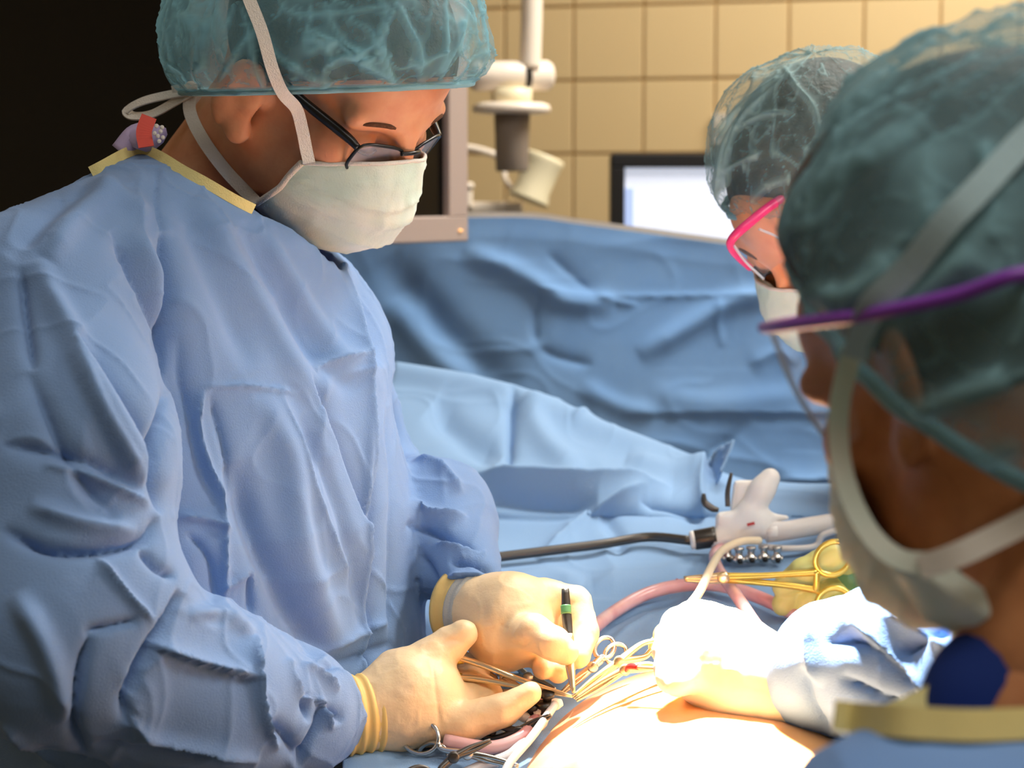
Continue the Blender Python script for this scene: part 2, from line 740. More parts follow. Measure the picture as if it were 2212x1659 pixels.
def bm_arrays(bm):
    bm.verts.ensure_lookup_table()
    V = np.array([v.co[:] for v in bm.verts])
    bm.normal_update()
    N = np.array([v.normal[:] for v in bm.verts])
    return V, N


def sdf_mesh(name, f, lo, hi, h, m, parent, smooth=2, folds=None, fine=None, noise=None, post=3):
    V, Q = surfnet(f, lo, hi, h)
    V = lap_smooth(V, Q, smooth)
    if fine is None:
        N = vnormals(V, Q)
        if folds or noise:
            ex = noise(V) if noise else None
            V, _ = displace(V, N, folds or [], extra=ex)
        return mesh_obj(name, V, Q, m, parent)
    N = vnormals(V, Q)
    px, py, d = to_px(V)
    x0, y0, x1, y1 = fine
    keepv = (px > x0) & (px < x1) & (py > y0) & (py < y1) & (((CAM - V) * N).sum(1) > -0.25)
    keep = keepv[Q].any(1)
    bm = refine(V, Q, keep)
    V2, N2 = bm_arrays(bm)
    # smooth refined mesh
    E = np.array([[e.verts[0].index, e.verts[1].index] for e in bm.edges])
    E = np.concatenate([E, E[:, ::-1]])
    deg = np.bincount(E[:, 0], minlength=len(V2)).astype(float)
    deg[deg == 0] = 1
    for _ in range(post):
        A = np.stack([np.bincount(E[:, 0], V2[E[:, 1], k], minlength=len(V2)) for k in range(3)], 1) / deg[:, None]
        V2 = V2 + 0.6 * (A - V2)
    for v, c in zip(bm.verts, V2):
        v.co = c
    V2, N2 = bm_arrays(bm)
    ex = noise(V2) if noise else None
    V3, hh = displace(V2, N2, folds or [], extra=ex)
    for v, c in zip(bm.verts, V3):
        v.co = c
    return bm_obj(name, bm, m, parent, smooth=True)


def bvh_of(o):
    me = o.data
    V = [o.matrix_world @ v.co for v in me.vertices]
    return BVHTree.FromPolygons([tuple(v) for v in V], [tuple(p.vertices) for p in me.polygons])


def hit(bvh, px, py, off=0.0, fallback=1.4):
    d = nrm(P(px, py, 1.0) - CAM)
    loc, nn, i, dist = bvh.ray_cast(Vector(CAM), Vector(d))
    if loc is None:
        return P(px, py, fallback), -d
    nn = np.array(nn)
    if nn @ d > 0:
        nn = -nn
    return np.array(loc) + nn * off, nn


def snap_line(bvh, pix, off, fallback=1.4):
    a, b = [], []
    last = fallback
    for (x, y) in pix:
        p, n = hit(bvh, x, y, off, last)
        last = (p - CAM) @ CW
        a.append(p)
        b.append(n)
    return a, b


def sheet(name, ufun, nu, nv, m, parent=None, folds=None, noise=None, thick=0.0015):
    """cloth sheet: ufun(u, v) -> (px, py, depth) arrays; folds in photo pixels push it toward the viewer's side"""
    u, v = np.meshgrid(np.linspace(0, 1, nu), np.linspace(0, 1, nv), indexing='ij')
    px, py, d = ufun(u.ravel(), v.ravel())
    V = CAM + d[:, None] * (CW[None] + CU[None] * ((px - 1106) / FPX)[:, None] - CV[None] * ((py - 829.5) / FPX)[:, None])
    I = np.arange(nu * nv).reshape(nu, nv)
    Q = np.stack([I[:-1, :-1].ravel(), I[:-1, 1:].ravel(), I[1:, 1:].ravel(), I[1:, :-1].ravel()], 1)
    N = vnormals(V, Q)
    if ((CAM - V) * N).sum() < 0:
        Q = Q[:, ::-1]
        N = -N
    h = np.zeros(len(V))
    for f in (folds or []):
        h += polyline_h(px, py, f)
    if noise is not None:
        h += noise(V, px, py)
    V = V + N * h[:, None]
    o = mesh_obj(name, V, Q, m, parent)
    if thick:
        md = o.modifiers.new('thickness', 'SOLIDIFY')
        md.thickness = thick
        md.offset = -1
    return o


def ellipsoid_geo(c, axes, r, nu=24, nv=14):
    V, Fc = [], []
    for j in range(nv + 1):
        th = math.pi * j / nv
        for i in range(nu):
            ph = 2 * math.pi * i / nu
            l = (r[0] * math.sin(th) * math.cos(ph), r[1] * math.sin(th) * math.sin(ph), r[2] * math.cos(th))
            V.append(c + l[0] * axes[0] + l[1] * axes[1] + l[2] * axes[2])
    for j in range(nv):
        for i in range(nu):
            k = (i + 1) % nu
            Fc.append((j * nu + i, (j + 1) * nu + i, (j + 1) * nu + k, j * nu + k))
    return V, Fc

# ================================================================== the room
A18 = math.radians(18)
TT = np.array([math.cos(A18), -math.sin(A18), 0])      # along the back wall, to the right
MM = np.array([math.sin(A18), math.cos(A18), 0])       # towards the back wall
ZZ = np.array([0, 0, 1.0])
W0 = np.array([0.0946, 3.25, 0.0])
TB, MB = float(W0 @ TT), float(W0 @ MM)
TS = 0.1116


def room(t, m, z):
    return TT * t + MM * m + ZZ * z


def slab(name, t0, t1, m0, m1, z0, z1, mt, parent=None, bevel=0.0):
    c = room((t0 + t1) / 2, (m0 + m1) / 2, (z0 + z1) / 2)
    bm = box_bm((t1 - t0, m1 - m0, z1 - z0), bevel, 2, None)
    o = bm_obj(name, bm, mt, None)
    o.matrix_world = frame_mtx(c, TT, MM, ZZ)
    if parent is not None:
        o.parent = parent
        o.matrix_parent_inverse = parent.matrix_world.inverted()
    return o


T0, T1, M0 = -2.9, 2.4, -2.2
for nm, a in (('floor', (T0, T1, M0, MB + 0.1, -0.1, 0.0, 'floor')),
              ('ceiling', (T0, T1, M0, MB + 0.1, 2.8, 2.9, 'ceiling')),
              ('wall_back', (T0, T1, MB + 0.006, MB + 0.1, 0, 2.8, 'grout')),
              ('wall_left', (T0 - 0.1, T0, M0, MB + 0.1, 0, 2.8, 'paint')),
              ('wall_right', (T1, T1 + 0.1, M0, MB + 0.1, 0, 2.8, 'paint')),
              ('wall_front', (T0, T1, M0 - 0.1, M0, 0, 2.8, 'paint'))):
    tag(slab(nm, *a), kind='structure')
bpy.context.view_layer.update()
wall_back = bpy.data.objects['wall_back']
# tiles, each one an object sharing one bevelled mesh
zt = float(P(1237, 173.5, 3.25 / CW[1])[2])
# exact height of the measured grout line on the wall
k = (P(1237, 173.5, 1.0) - CAM)
zt = CAM[2] + k[2] * 3.25 / k[1]
TH = 0.1128
WIN_T1 = TB - 5.4 * TS            # right edge of the dark window, hidden behind the surgeon's head
bm = box_bm((TS - 0.004, 0.008, TH - 0.004), 0.0015, 2)
tile0 = bm_obj('tile', bm, 'tile', None)
first = True
for i in range(-5, 9):
    for j in range(-9, 8):
        if first:
            o = tile0
            first = False
        else:
            o = tile0.copy()
            COL.objects.link(o)
        c = room(TB + (i + 0.5) * TS, MB + 0.004, zt + (j + 0.5) * TH)
        o.matrix_world = frame_mtx(c, TT, MM, ZZ)
        o.parent = wall_back
        o.matrix_parent_inverse = wall_back.matrix_world.inverted()
# dark viewing window in the back wall, behind the surgeon
win = slab('window_1', T0 + 0.25, WIN_T1, MB - 0.012, MB + 0.004, 0.9, 2.5, 'dark_glass')
tag(win, kind='structure')
bpy.context.view_layer.update()
for a in ((T0 + 0.2, WIN_T1 + 0.05, 2.5, 2.56), (T0 + 0.2, WIN_T1 + 0.05, 0.84, 0.9)):
    slab('window_frame', a[0], a[1], MB - 0.03, MB + 0.004, a[2], a[3], 'metal_frame', win, 0.004)
for a in (T0 + 0.2, WIN_T1):
    slab('window_frame', a, a + 0.05, MB - 0.03, MB + 0.004, 0.9, 2.5, 'metal_frame', win, 0.004)
# small white switch plate on the tiles, half behind the far cap
sp = P(1562, 278, 1.0) - CAM
q = CAM + sp * ((MB - 0.006 - CAM @ MM) / (sp @ MM))
o = thing('wall_switch', 'small white switch plate on the tiled wall, just above the black monitor', 'switch', q)
bm = box_bm((0.03, 0.01, 0.045), 0.002, 2, frame_mtx(q, TT, MM, ZZ))
bm_obj('plate', bm, 'enamel', o)
bm = box_bm((0.012, 0.012, 0.018), 0.002, 2, frame_mtx(q - MM * 0.004, TT, MM, ZZ))
bm_obj('rocker', bm, 'enamel_warm', o)

# ------------------------------------------------------------------ grey monitor behind the surgeon's face
def panel_frame(pa, pb, d):
    return None


mc = P(835, 300, 2.25)
ym = math.radians(-13)
mx = np.array([math.cos(ym), -math.sin(ym) * -1, 0.0])
mx = nrm(P(1003, 430, 2.32) - P(700, 470, 2.14))
mx[2] = 0
mx = nrm(mx)
my = np.cross(ZZ, mx)           # into the scene
gm = thing('grey_monitor', 'beige-grey monitor with a switched-off black screen, behind the surgeon\'s face mask', 'monitor', mc - ZZ * 0.15)
R0 = P(1003, 430, 2.30)         # right edge
zb = float(P(1003, 521, 2.30)[2])
zt_ = zb + 0.30
wM = 0.36
ctr = R0 - mx * wM / 2
ctr[2] = (zb + zt_) / 2
bz = 0.034
bm = box_bm((wM, 0.05, 0.30), 0.004, 2, frame_mtx(ctr + my * 0.03, mx, my, ZZ))
bm_obj('back_shell', bm, 'monitor_grey', gm)
for (cx, cz, sx, sz) in ((0, 0.15 - 0.014, wM, 0.028), (0, -0.15 + 0.014, wM, 0.028), (-wM / 2 + bz / 2, 0, bz, 0.246), (wM / 2 - bz / 2, 0, bz, 0.246)):
    bm = box_bm((sx, 0.012, sz), 0.0015, 1, frame_mtx(ctr + mx * cx + ZZ * cz, mx, my, ZZ))
    bm_obj('bezel', bm, 'monitor_grey', gm)
bm = box_bm((wM - 2 * bz, 0.004, 0.246), 0, 1, frame_mtx(ctr + my * 0.004, mx, my, ZZ))
bm_obj('screen', bm, 'screen_off', gm)
bm = box_bm((0.006, 0.004, 0.003), 0.0008, 1, frame_mtx(ctr + mx * (wM / 2 - 0.015) + ZZ * (-0.15 + 0.012) - my * 0.006, mx, my, ZZ))
bm_obj('power_light', bm, 'led_amber', gm)

# ------------------------------------------------------------------ ceiling-hung support arm with a grey cup
D = 2.62
SC = D / FPX
arm = thing('support_arm', 'cream-white jointed support arm hanging down with a grey cup under its disc', 'support arm', P(1106, 360, D))
tube('drop_pole', [P(1150, -1800, D), P(1150, -300, D), P(1149, 0, D), P(1147, 90, D), P(1145, 150, D)], 23 * SC, 'enamel', arm, n=24)
pa, pb = P(1018, 165, D - 0.02), P(1190, 163, D + 0.02)
ax = pb - pa
L = np.linalg.norm(ax)
multi('joint_cylinder', [lathe_geo(pa, ax, [(0.0, 24 * SC), (0.004, 31 * SC), (L - 0.006, 33 * SC), (L - 0.001, 28 * SC), (L, 20 * SC)])], 'enamel', arm)
multi('joint_ring', [lathe_geo(pa + ax * 0.62, ax, [(0, 33.8 * SC), (0.004, 34.5 * SC), (0.008, 33.8 * SC)])], 'black_plastic', arm)
multi('end_bolt', [lathe_geo(P(1030, 166, D - 0.03) - np.array([0, 0.02, 0]), (0, -1, 0), [(0, 10 * SC), (0.006, 10 * SC), (0.007, 8 * SC)])], 'cup_grey', arm)
multi('neck', [lathe_geo(P(1105, 190, D), (0, 0, -1), [(0, 45 * SC), (0.022, 43 * SC)])], 'enamel_warm', arm)
multi('disc', [lathe_geo(P(1105, 222, D), (0, 0, -1), [(0, 70 * SC), (0.003, 82 * SC), (0.008, 85 * SC), (0.012, 83 * SC), (0.014, 60 * SC)], n=48)], 'enamel', arm)
multi('grey_cup', [lathe_geo(P(1106, 246, D), (0, 0, -1), [(0, 39 * SC), (0.03, 37 * SC), (0.07, 35 * SC), (0.072, 33 * SC), (0.072, 30 * SC), (0.06, 29 * SC)], n=40)], 'cup_grey', arm)

# ------------------------------------------------------------------ white lamp on the equipment rail behind
D = 2.85
SC = D / FPX
lamp = thing('equipment_lamp', 'white swivel lamp head on a curved arm, behind the grey cup', 'lamp', P(1100, 450, D))
la, lb = P(1178, 338, D - .05), P(1143, 428, D - .05)
ax = lb - la
L = np.linalg.norm(ax)
multi('lamp_head', [lathe_geo(la, ax, [(0, 20 * SC), (0.0, 42 * SC), (0.004, 44 * SC), (0.01, 42 * SC), (L * 0.8, 38 * SC), (L, 44 * SC), (L + 0.004, 44 * SC), (L + 0.004, 36 * SC)])], 'enamel_warm', lamp)
tube('curved_arm', [P(940, 318, D), P(1000, 318, D), P(1040, 325, D), P(1075, 338, D), P(1120, 362, D)], 8 * SC, 'enamel', lamp, n=12)
tube('lamp_fork', [P(1122, 415, D - .03), P(1100, 400, D - .03), P(1090, 375, D - .02), P(1110, 360, D - .02)], 6 * SC, 'enamel', lamp, n=10)
rail = thing('equipment_rail', 'white equipment rail with an upright stub, just above the drape\'s top edge', 'rail', P(1060, 460, D))
bm = box_bm((260 * SC, 0.02, 24 * SC), 0.004, 2, frame_mtx(P(1000, 448, D), CU, np.array([0, 1, 0]), ZZ))
bm_obj('rail_bar', bm, 'enamel', rail)
tube('upright', [P(1012, 450, D - .014), P(1012, 400, D - .014)], 9 * SC, 'enamel', rail, n=12)
multi('upright_knob', [lathe_geo(P(1012, 408, D - .014), ZZ, [(0, 12 * SC), (0.006, 12 * SC), (0.009, 8 * SC)])], 'enamel', rail)
tube('stand_leg', [P(930, 455, D), P(930, 2200, D)], 9 * SC, 'enamel', rail, n=12)

# ------------------------------------------------------------------ black monitor with a light page
D = 2.75
SC = D / FPX
bmn = thing('black_monitor', 'black-framed monitor showing a pale blue-white page, beyond the blue drape', 'monitor', P(1550, 600, D))
x0, x1, y0, y1 = 1316, 1890, 331, 690
ctr = P((x0 + x1) / 2, (y0 + y1) / 2, D + 0.02)
fx, fy = CU, np.array([0, 1.0, 0])
W_, H_ = (x1 - x0) * SC, (y1 - y0) * SC
bm = box_bm((W_, 0.04, H_), 0.008, 3, frame_mtx(ctr + fy * 0.024, fx, fy, ZZ))
bm_obj('back_shell', bm, 'black_plastic', bmn)
bw = 31 * SC
for (cx, cz, sx, sz) in ((0, H_ / 2 - bw / 2, W_, bw), (0, -H_ / 2 + bw / 2, W_, bw), (-W_ / 2 + bw / 2, 0, bw, H_ - 2 * bw), (W_ / 2 - bw / 2, 0, bw, H_ - 2 * bw)):
    bm = box_bm((sx, 0.012, sz), 0.003 if sz == bw else 0.001, 2, frame_mtx(ctr + fx * cx + ZZ * cz, fx, fy, ZZ))
    bm_obj('bezel', bm, 'black_plastic', bmn)
scr = bm_obj('screen', box_bm((W_ - 2 * bw, 0.003, H_ - 2 * bw), 0, 1, frame_mtx(ctr + fy * 0.003, fx, fy, ZZ)), 'screen_white', bmn)


def ui(ax0, ay0, ax1, ay1, mt):
    c = P((ax0 + ax1) / 2, (ay0 + ay1) / 2, D + 0.02) + fy * 0.0012
    bm = box_bm(((ax1 - ax0) * SC, 0.0006, (ay1 - ay0) * SC), 0, 1, frame_mtx(c, fx, fy, ZZ))
    bm_obj('page_block', bm, mt, scr)


ui(1350, 362, 1858, 368, 'screen_line')
ui(1350, 385, 1858, 406, 'screen_blue')
ui(1385, 388, 1425, 404, 'screen_line')
ui(1440, 388, 1466, 404, 'screen_line')
ui(1490, 392, 1540, 406, 'screen_line')
ui(1350, 406, 1368, 656, 'screen_blue')
ui(1401, 426, 1410, 470, 'screen_blue')
ui(1352, 440, 1364, 450, 'screen_line')
tube('stand_post', [P(1600, 690, D + 0.05), P(1600, 1700, D + 0.05)], 0.03, 'black_plastic', bmn, n=16)

# ================================================================== people
def head_field(X, neck_l, ears=True):
    d = ell_sdf(X, (-0.002, 0, 0.042), (0.097, 0.076, 0.088))
    d = smin(d, ell_sdf(X, (0.046, 0, -0.032), (0.052, 0.058, 0.066)), 0.03)
    d = smin(d, ell_sdf(X, (0.080, 0, 0.055), (0.026, 0.050, 0.040)), 0.03)
    d = smin(d, ell_sdf(X, (0.080, 0, -0.082), (0.020, 0.026, 0.018)), 0.02)          # chin
    for s in (-1, 1):
        d = smin(d, cap_sdf(X, (0.0, s * 0.056, -0.045), (0.06, s * 0.036, -0.088), 0.016, 0.016), 0.03)   # jaw line
        d = smin(d, ell_sdf(X, (0.068, s * 0.046, -0.012), (0.022, 0.018, 0.018)), 0.02)   # cheekbone
        d = smin(d, cap_sdf(X, (0.099, s * 0.012, 0.022), (0.086, s * 0.052, 0.025), 0.010, 0.008), 0.012)  # brow ridge
        d = smax(d, -ell_sdf(X, (0.104, s * 0.032, 0.003), (0.015, 0.018, 0.013)), 0.012)   # socket
        d = smin(d, ell_sdf(X, (0.083, s * 0.032, 0.003), (0.0135, 0.0135, 0.0125)), 0.003)  # lid over the eyeball
    d = smin(d, cap_sdf(X, (0.103, 0, 0.022), (0.114, 0, -0.022), 0.0075, 0.0095), 0.010)     # nose
    for s in (-1, 1):
        d = smin(d, ell_sdf(X, (0.106, s * 0.012, -0.029), (0.010, 0.008, 0.007)), 0.006)
    d = smin(d, ell_sdf(X, (0.102, 0, -0.056), (0.008, 0.022, 0.006)), 0.006)               # lips
    d = smin(d, ell_sdf(X, (0.099, 0, -0.066), (0.009, 0.020, 0.007)), 0.006)
    if ears:
        for s in (-1, 1):
            ax = (nrm((0.88, s * -0.48, -0.15)), nrm((0.48, s * 0.88, 0)), nrm((0.15, 0, 1)))
            e = ell_sdf(X, (-0.008, s * 0.088, -0.008), (0.021, 0.0065, 0.035), ax)
            e = smax(e, -ell_sdf(X, (0.000, s * 0.097, -0.006), (0.012, 0.008, 0.021), ax), 0.003)
            e = smin(e, ell_sdf(X, (0.002, s * 0.084, -0.038), (0.011, 0.0075, 0.012), ax), 0.006)   # lobe
            e = smin(e, cap_sdf(X, (0.0, s * 0.068, -0.004), (-0.004, s * 0.082, -0.006), 0.012, 0.008), 0.004)
            d = smin(d, e, 0.0025)
    d = smin(d, cap_sdf(X, (-0.025, 0, -0.02), neck_l, 0.058, 0.060), 0.03)
    return d


class Head:
    def __init__(s, O, F, U, sc):
        s.O = np.asarray(O, float)
        s.F = nrm(F)
        U = np.asarray(U, float)
        s.U = nrm(U - (U @ s.F) * s.F)
        s.L = np.cross(s.U, s.F)
        s.sc = sc

    def w(s, p):
        p = np.asarray(p, float)
        if p.ndim == 1:
            return s.O + s.sc * (p[0] * s.F + p[1] * s.L + p[2] * s.U)
        return s.O + s.sc * (p[:, :1] * s.F + p[:, 1:2] * s.L + p[:, 2:3] * s.U)

    def l(s, q):
        r = (np.asarray(q, float) - s.O) / s.sc
        return np.array([r @ s.F, r @ s.L, r @ s.U])


def build_body(H, neck_w, pelvis, feet, m, parent, res=0.0024, shoulders=()):
    nl = H.l(neck_w)
    lo = np.minimum(np.array([-0.12, -0.11, -0.14]), nl - 0.075)
    hi = np.maximum(np.array([0.15, 0.11, 0.15]), nl + 0.075)
    V, Q = surfnet(lambda X: head_field(X, nl), lo, hi, res)
    V = lap_smooth(V, Q, 2, 0.4)
    V = H.w(V)
    neck_w = np.asarray(neck_w)

    def low(X):
        d = cap_sdf(X, neck_w + (0, 0, -0.04), pelvis, 0.07, 0.115)
        for s in shoulders:
            d = smin(d, cap_sdf(X, neck_w + (0, 0, -0.05), s, 0.06, 0.05), 0.05)
        for k, f in enumerate(feet):
            f = np.asarray(f)
            knee = (pelvis + f) / 2 + (f - pelvis) * 0.02
            d = smin(d, cap_sdf(X, pelvis, knee, 0.085, 0.06), 0.04)
            d = smin(d, cap_sdf(X, knee, f, 0.055, 0.042), 0.02)
            d = smin(d, cap_sdf(X, f + (0, 0, -0.03), f + nrm((H.F[0], H.F[1], 0)) * 0.14 + (0, 0, -0.045), 0.045, 0.035), 0.02)
        return d
    pts = np.array([neck_w, pelvis, *feet, *[f + nrm((H.F[0], H.F[1], 0)) * 0.16 for f in feet], *shoulders])
    V2, Q2 = surfnet(low, pts.min(0) - 0.16, pts.max(0) + 0.16, 0.016)
    V2[:, 2] = np.maximum(V2[:, 2], 0.002)
    return mesh_obj('body', np.concatenate([V, V2]), np.concatenate([Q, Q2 + len(V)]), m, parent)


def build_cap(name, c, e1, n, r, m, hem_m, parent, gath=0.006, seed=3, folds=None, crease=1.0, nu=300, nv=120, sag=None, freq=26, hem_r=0.004, fs=1.0, hem_ratio=0.84):
    """bouffant cap: ellipsoid pole n, front e1, semi-axes r=(front, side, pole); gathered at its hem"""
    n = nrm(n)
    e1 = nrm(np.asarray(e1) - (np.asarray(e1) @ n) * n)
    e2 = np.cross(n, e1)
    a, t = np.meshgrid(np.linspace(0, 2 * math.pi, nu, endpoint=False), np.linspace(0, 0.995, nv), indexing='ij')
    a, t = a.ravel(), t.ravel()
    tb = 0.26
    ta = np.clip(t / tb, 0, 1)
    tc = np.clip((t - tb) / (1 - tb), 0, 1) * math.pi / 2
    rho = np.where(t < tb, hem_ratio + (1 - hem_ratio) * np.sin(ta * math.pi / 2), np.cos(tc) ** 0.8)
    zet = np.where(t < tb, 0.20 * ta ** 1.3, 0.20 + 0.80 * np.sin(tc))
    dirs = np.stack([rho * np.cos(a), rho * np.sin(a), zet], 1)
    g = vnoise(np.stack([np.cos(a) * freq / 3.5, np.sin(a) * freq / 3.5, t * 2.0], 1), seed)
    puff = fbm(dirs * 2.6, 2, seed + 5) * 0.05
    # long sharp pleats running from the hem upwards plus a crackle of finer ones
    wa = a + 0.25 * vnoise(dirs * 3, seed + 9)
    p1 = ridged(np.stack([np.cos(wa) * 4.2 * fs, np.sin(wa) * 4.2 * fs, t * 1.3 * fs + 5], 1), 1, seed + 20, 15)
    p2 = ridged(dirs * np.array([7.0, 7.0, 4.0]) * fs + 0.6 * fbm(dirs * 5, 2, seed + 40)[:, None], 1, seed + 30, 22)
    p3 = ridged(dirs * np.array([13, 13, 9]) * fs + 0.8 * fbm(dirs * 6, 2, seed + 41)[:, None], 1, seed + 33, 20)
    pleat = np.clip(0.9 * p1 + 0.8 * p2 + 0.45 * p3, 0, 1)
    rad = 1 + puff + gath / r[0] * g * np.clip(1 - t, 0, 1) ** 1.2 + crease * (0.022 * p1 + 0.018 * p2 + 0.008 * p3)
    loc = dirs * np.asarray(r) * rad[:, None]
    V = np.asarray(c) + loc[:, :1] * e1 + loc[:, 1:2] * e2 + loc[:, 2:3] * n
    if sag is not None:
        V = sag(V, a, t)
    I = np.arange(nu * nv).reshape(nu, nv)
    J = np.roll(I, -1, 0)
    Q = np.stack([I[:, :-1].ravel(), J[:, :-1].ravel(), J[:, 1:].ravel(), I[:, 1:].ravel()], 1)
    if folds:
        px, py, d = to_px(V)
        N = vnormals(V, Q)
        face = np.clip(((CAM - V) * N).sum(1) / np.linalg.norm(CAM - V, axis=1) * 4, 0, 1)
        for f in folds:
            h = polyline_h(px, py, f) * face
            V = V + N * h[:, None]
            pleat = np.clip(pleat + np.abs(h) / (abs(f[2]) + 1e-9) * 0.9, 0, 1)
    # the doubled seam allowance just above the elastic
    pleat = np.maximum(pleat, np.clip(1 - t / 0.07, 0, 1) * 0.8)
    o = mesh_obj(name, V, Q, m, parent)
    at = o.data.attributes.new('pleat', 'FLOAT', 'POINT')
    at.data.foreach_set('value', pleat.astype(np.float32))
    hem = V[I[:, 0]][::3]
    tube('hem_band', hem, hem_r, hem_m, o, n=8, per=1, closed=True, spline=False)
    return o, V[I[:, 0]]


def build_mask(H, m, parent, R=0.0, top=-0.002, bot=-0.114, side=72, front=0.130, nu=70, nv=50, seed=2, wide=0.077):
    """pleated face mask on head H, wrapping the lower face"""
    u, v = np.meshgrid(np.linspace(-1, 1, nu), np.linspace(0, 1, nv), indexing='ij')
    u, v = u.ravel(), v.ravel()
    kv = [0, 0.2, 0.45, 0.7, 0.88, 1.0]
    prof = np.interp(v, kv, [front - 0.012, front - 0.004, front + 0.002, front - 0.008, front - 0.030, front - 0.060])
    zz = np.interp(v, kv, [top, top - 0.022, top - 0.052, top - 0.084, bot + 0.006, bot])
    zz = zz + np.where(v < 0.3, -0.012 * u * u * (1 - v / 0.3), 0)
    th = u * math.radians(side)
    # squeezed at the side edge into a gathered strip
    sq = np.abs(u) ** 3
    zmid = (top + bot) / 2 - 0.004
    zz = zz * (1 - 0.36 * sq) + zmid * 0.36 * sq
    x0 = np.interp(v, [0, 0.5, 1], [0.064, 0.056, 0.030])
    x = x0 + (prof - x0) * (1 - np.abs(u) ** 2.3)
    y = u * np.interp(v, [0, 0.5, 1], [wide - 0.010, wide - 0.006, wide - 0.010])
    pl = 0
    for c in (0.34, 0.52, 0.70):
        dv = v - c - 0.02 * np.sin(u * 3 + c * 9)
        pl = pl + np.where(dv < 0, np.exp(dv / 0.05), np.exp(-dv / 0.008)) * 0.0028
    wr = 0.0018 * fbm(np.stack([u * 4, v * 3, v * 0 + seed], 1), 3, seed) + 0.0022 * ridged(np.stack([u * 3 + v, v * 4, v * 0 + seed], 1), 2, seed + 4, 6)
    rr = pl * (1 - sq) + wr
    x = x + rr * np.cos(th)
    y = y + rr * np.sin(th)
    V = H.w(np.stack([x, y, zz], 1))
    I = np.arange(nu * nv).reshape(nu, nv)
    Q = np.stack([I[:-1, :-1].ravel(), I[:-1, 1:].ravel(), I[1:, 1:].ravel(), I[1:, :-1].ravel()], 1)
    o = mesh_obj('face_mask', V, Q, m, parent)
    md = o.modifiers.new('thickness', 'SOLIDIFY')
    md.thickness = 0.0012
    md.offset = 0
    for e in (I[0], I[-1]):
        tube('side_binding', V[e][::4], 0.0026, 'tie', o, n=8, per=2)
    tube('nose_strip', V[I[:, 0]][::4], 0.0016, 'tie', o, n=6, per=2)
    return o, V, I


def chain(X, d, pts, rad, k):
    for i in range(len(pts) - 1):
        s = cap_sdf(X, pts[i], pts[i + 1], rad[i], rad[i + 1])
        d = s if d is None else smin(d, s, k)
    return d


def build_glove(name, palm, fingers, m, parent, res=0.0016, k_palm=0.012, k_f=0.0035, folds=None, label=None, smooth=2):
    """palm: list of (a, b, ra, rb) capsules; fingers: list of (points, radii) chains, each a separate finger"""
    allp = np.array([p for c in palm for p in c[:2]] + [p for f in fingers for p in f[0]])

    def f(X):
        d = None
        for (a, b, ra, rb) in palm:
            s = cap_sdf(X, a, b, ra, rb)
            d = s if d is None else smin(d, s, k_palm)
        fd = None
        for (pts, rad) in fingers:
            s = chain(X, None, pts, rad, 0.003)
            fd = s if fd is None else smin(fd, s, 0.0015)
        return smin(d, fd, k_f)
    V, Q = surfnet(f, allp.min(0) - 0.05, allp.max(0) + 0.05, res)
    V = lap_smooth(V, Q, smooth, 0.4)
    N = vnormals(V, Q)
    wr = 0.0006 * fbm(V * 90, 2, 5) + 0.0005 * ridged(V * 70, 1, 8, 5)
    V, _ = displace(V, N, folds or [], extra=wr)
    return mesh_obj(name, V, Q, m, parent)


def rings(name, a, b, r0, r1, m, parent, bumps=6, amp=0.0015, n=36, sx=1.0, ref=(0, 0, 1)):
    ax = np.asarray(b) - np.asarray(a)
    L = np.linalg.norm(ax)
    prof = []
    K = bumps * 6
    for i in range(K + 1):
        t = i / K
        prof.append((t * L, r0 + (r1 - r0) * t + amp * math.sin(t * bumps * 2 * math.pi)))
    return multi(name, [lathe_geo(np.asarray(a), ax, prof, n, ref, sx)], m, parent)


def hair_obj(H, c, r, co, no, m, parent):
    V, Fc = ellipsoid_geo(H.w(c), (H.F, H.L, H.U), np.asarray(r) * H.sc, 64, 36)
    bm = bmesh.new()
    vv = [bm.verts.new(v) for v in V]
    for f in Fc:
        bm.faces.new([vv[i] for i in f])
    bmesh.ops.remove_doubles(bm, verts=bm.verts, dist=1e-6)
    geom = list(bm.verts) + list(bm.edges) + list(bm.faces)
    bmesh.ops.bisect_plane(bm, geom=geom, plane_co=tuple(co), plane_no=tuple(no), clear_inner=True)
    return bm_obj('hair', bm, m, parent, smooth=True)


# ------------------------------------------------------------------ the surgeon
SURG = thing('person', 'surgeon in blue gown, glasses and white mask, bent over the field at left', 'person', (-0.27, 1.50, 0))
def cam_dir(v):
    return nrm(v[0] * CU + v[1] * CW + v[2] * CV)


HSC = 2506 * 1.56 / FPX
HS = Head(P(691, 181, 1.56), cam_dir((0.690, -0.410, -0.597)), cam_dir((0.388, -0.487, 0.782)), HSC)
neckS = P(425, 470, 1.62)
bodyS = build_body(HS, neckS, np.array([-0.25, 1.56, 0.92]), [np.array([-0.20, 1.46, 0.08]), np.array([-0.16, 1.69, 0.08])], 'skin_tan', SURG,
                   shoulders=[P(110, 760, 1.42), P(640, 780, 1.62)])
sdf_mesh('scrub_top', lambda X: smin(cap_sdf(X, neckS + (0.02, -0.01, -0.065), (-0.25, 1.56, 1.05), 0.082, 0.125), cap_sdf(X, P(540, 640, 1.56), (-0.2, 1.54, 1.2), 0.06, 0.10), 0.03),
         np.array([-0.42, 1.38, 0.9]), np.array([-0.02, 1.72, 1.56]), 0.008, 'navy_deep', SURG)
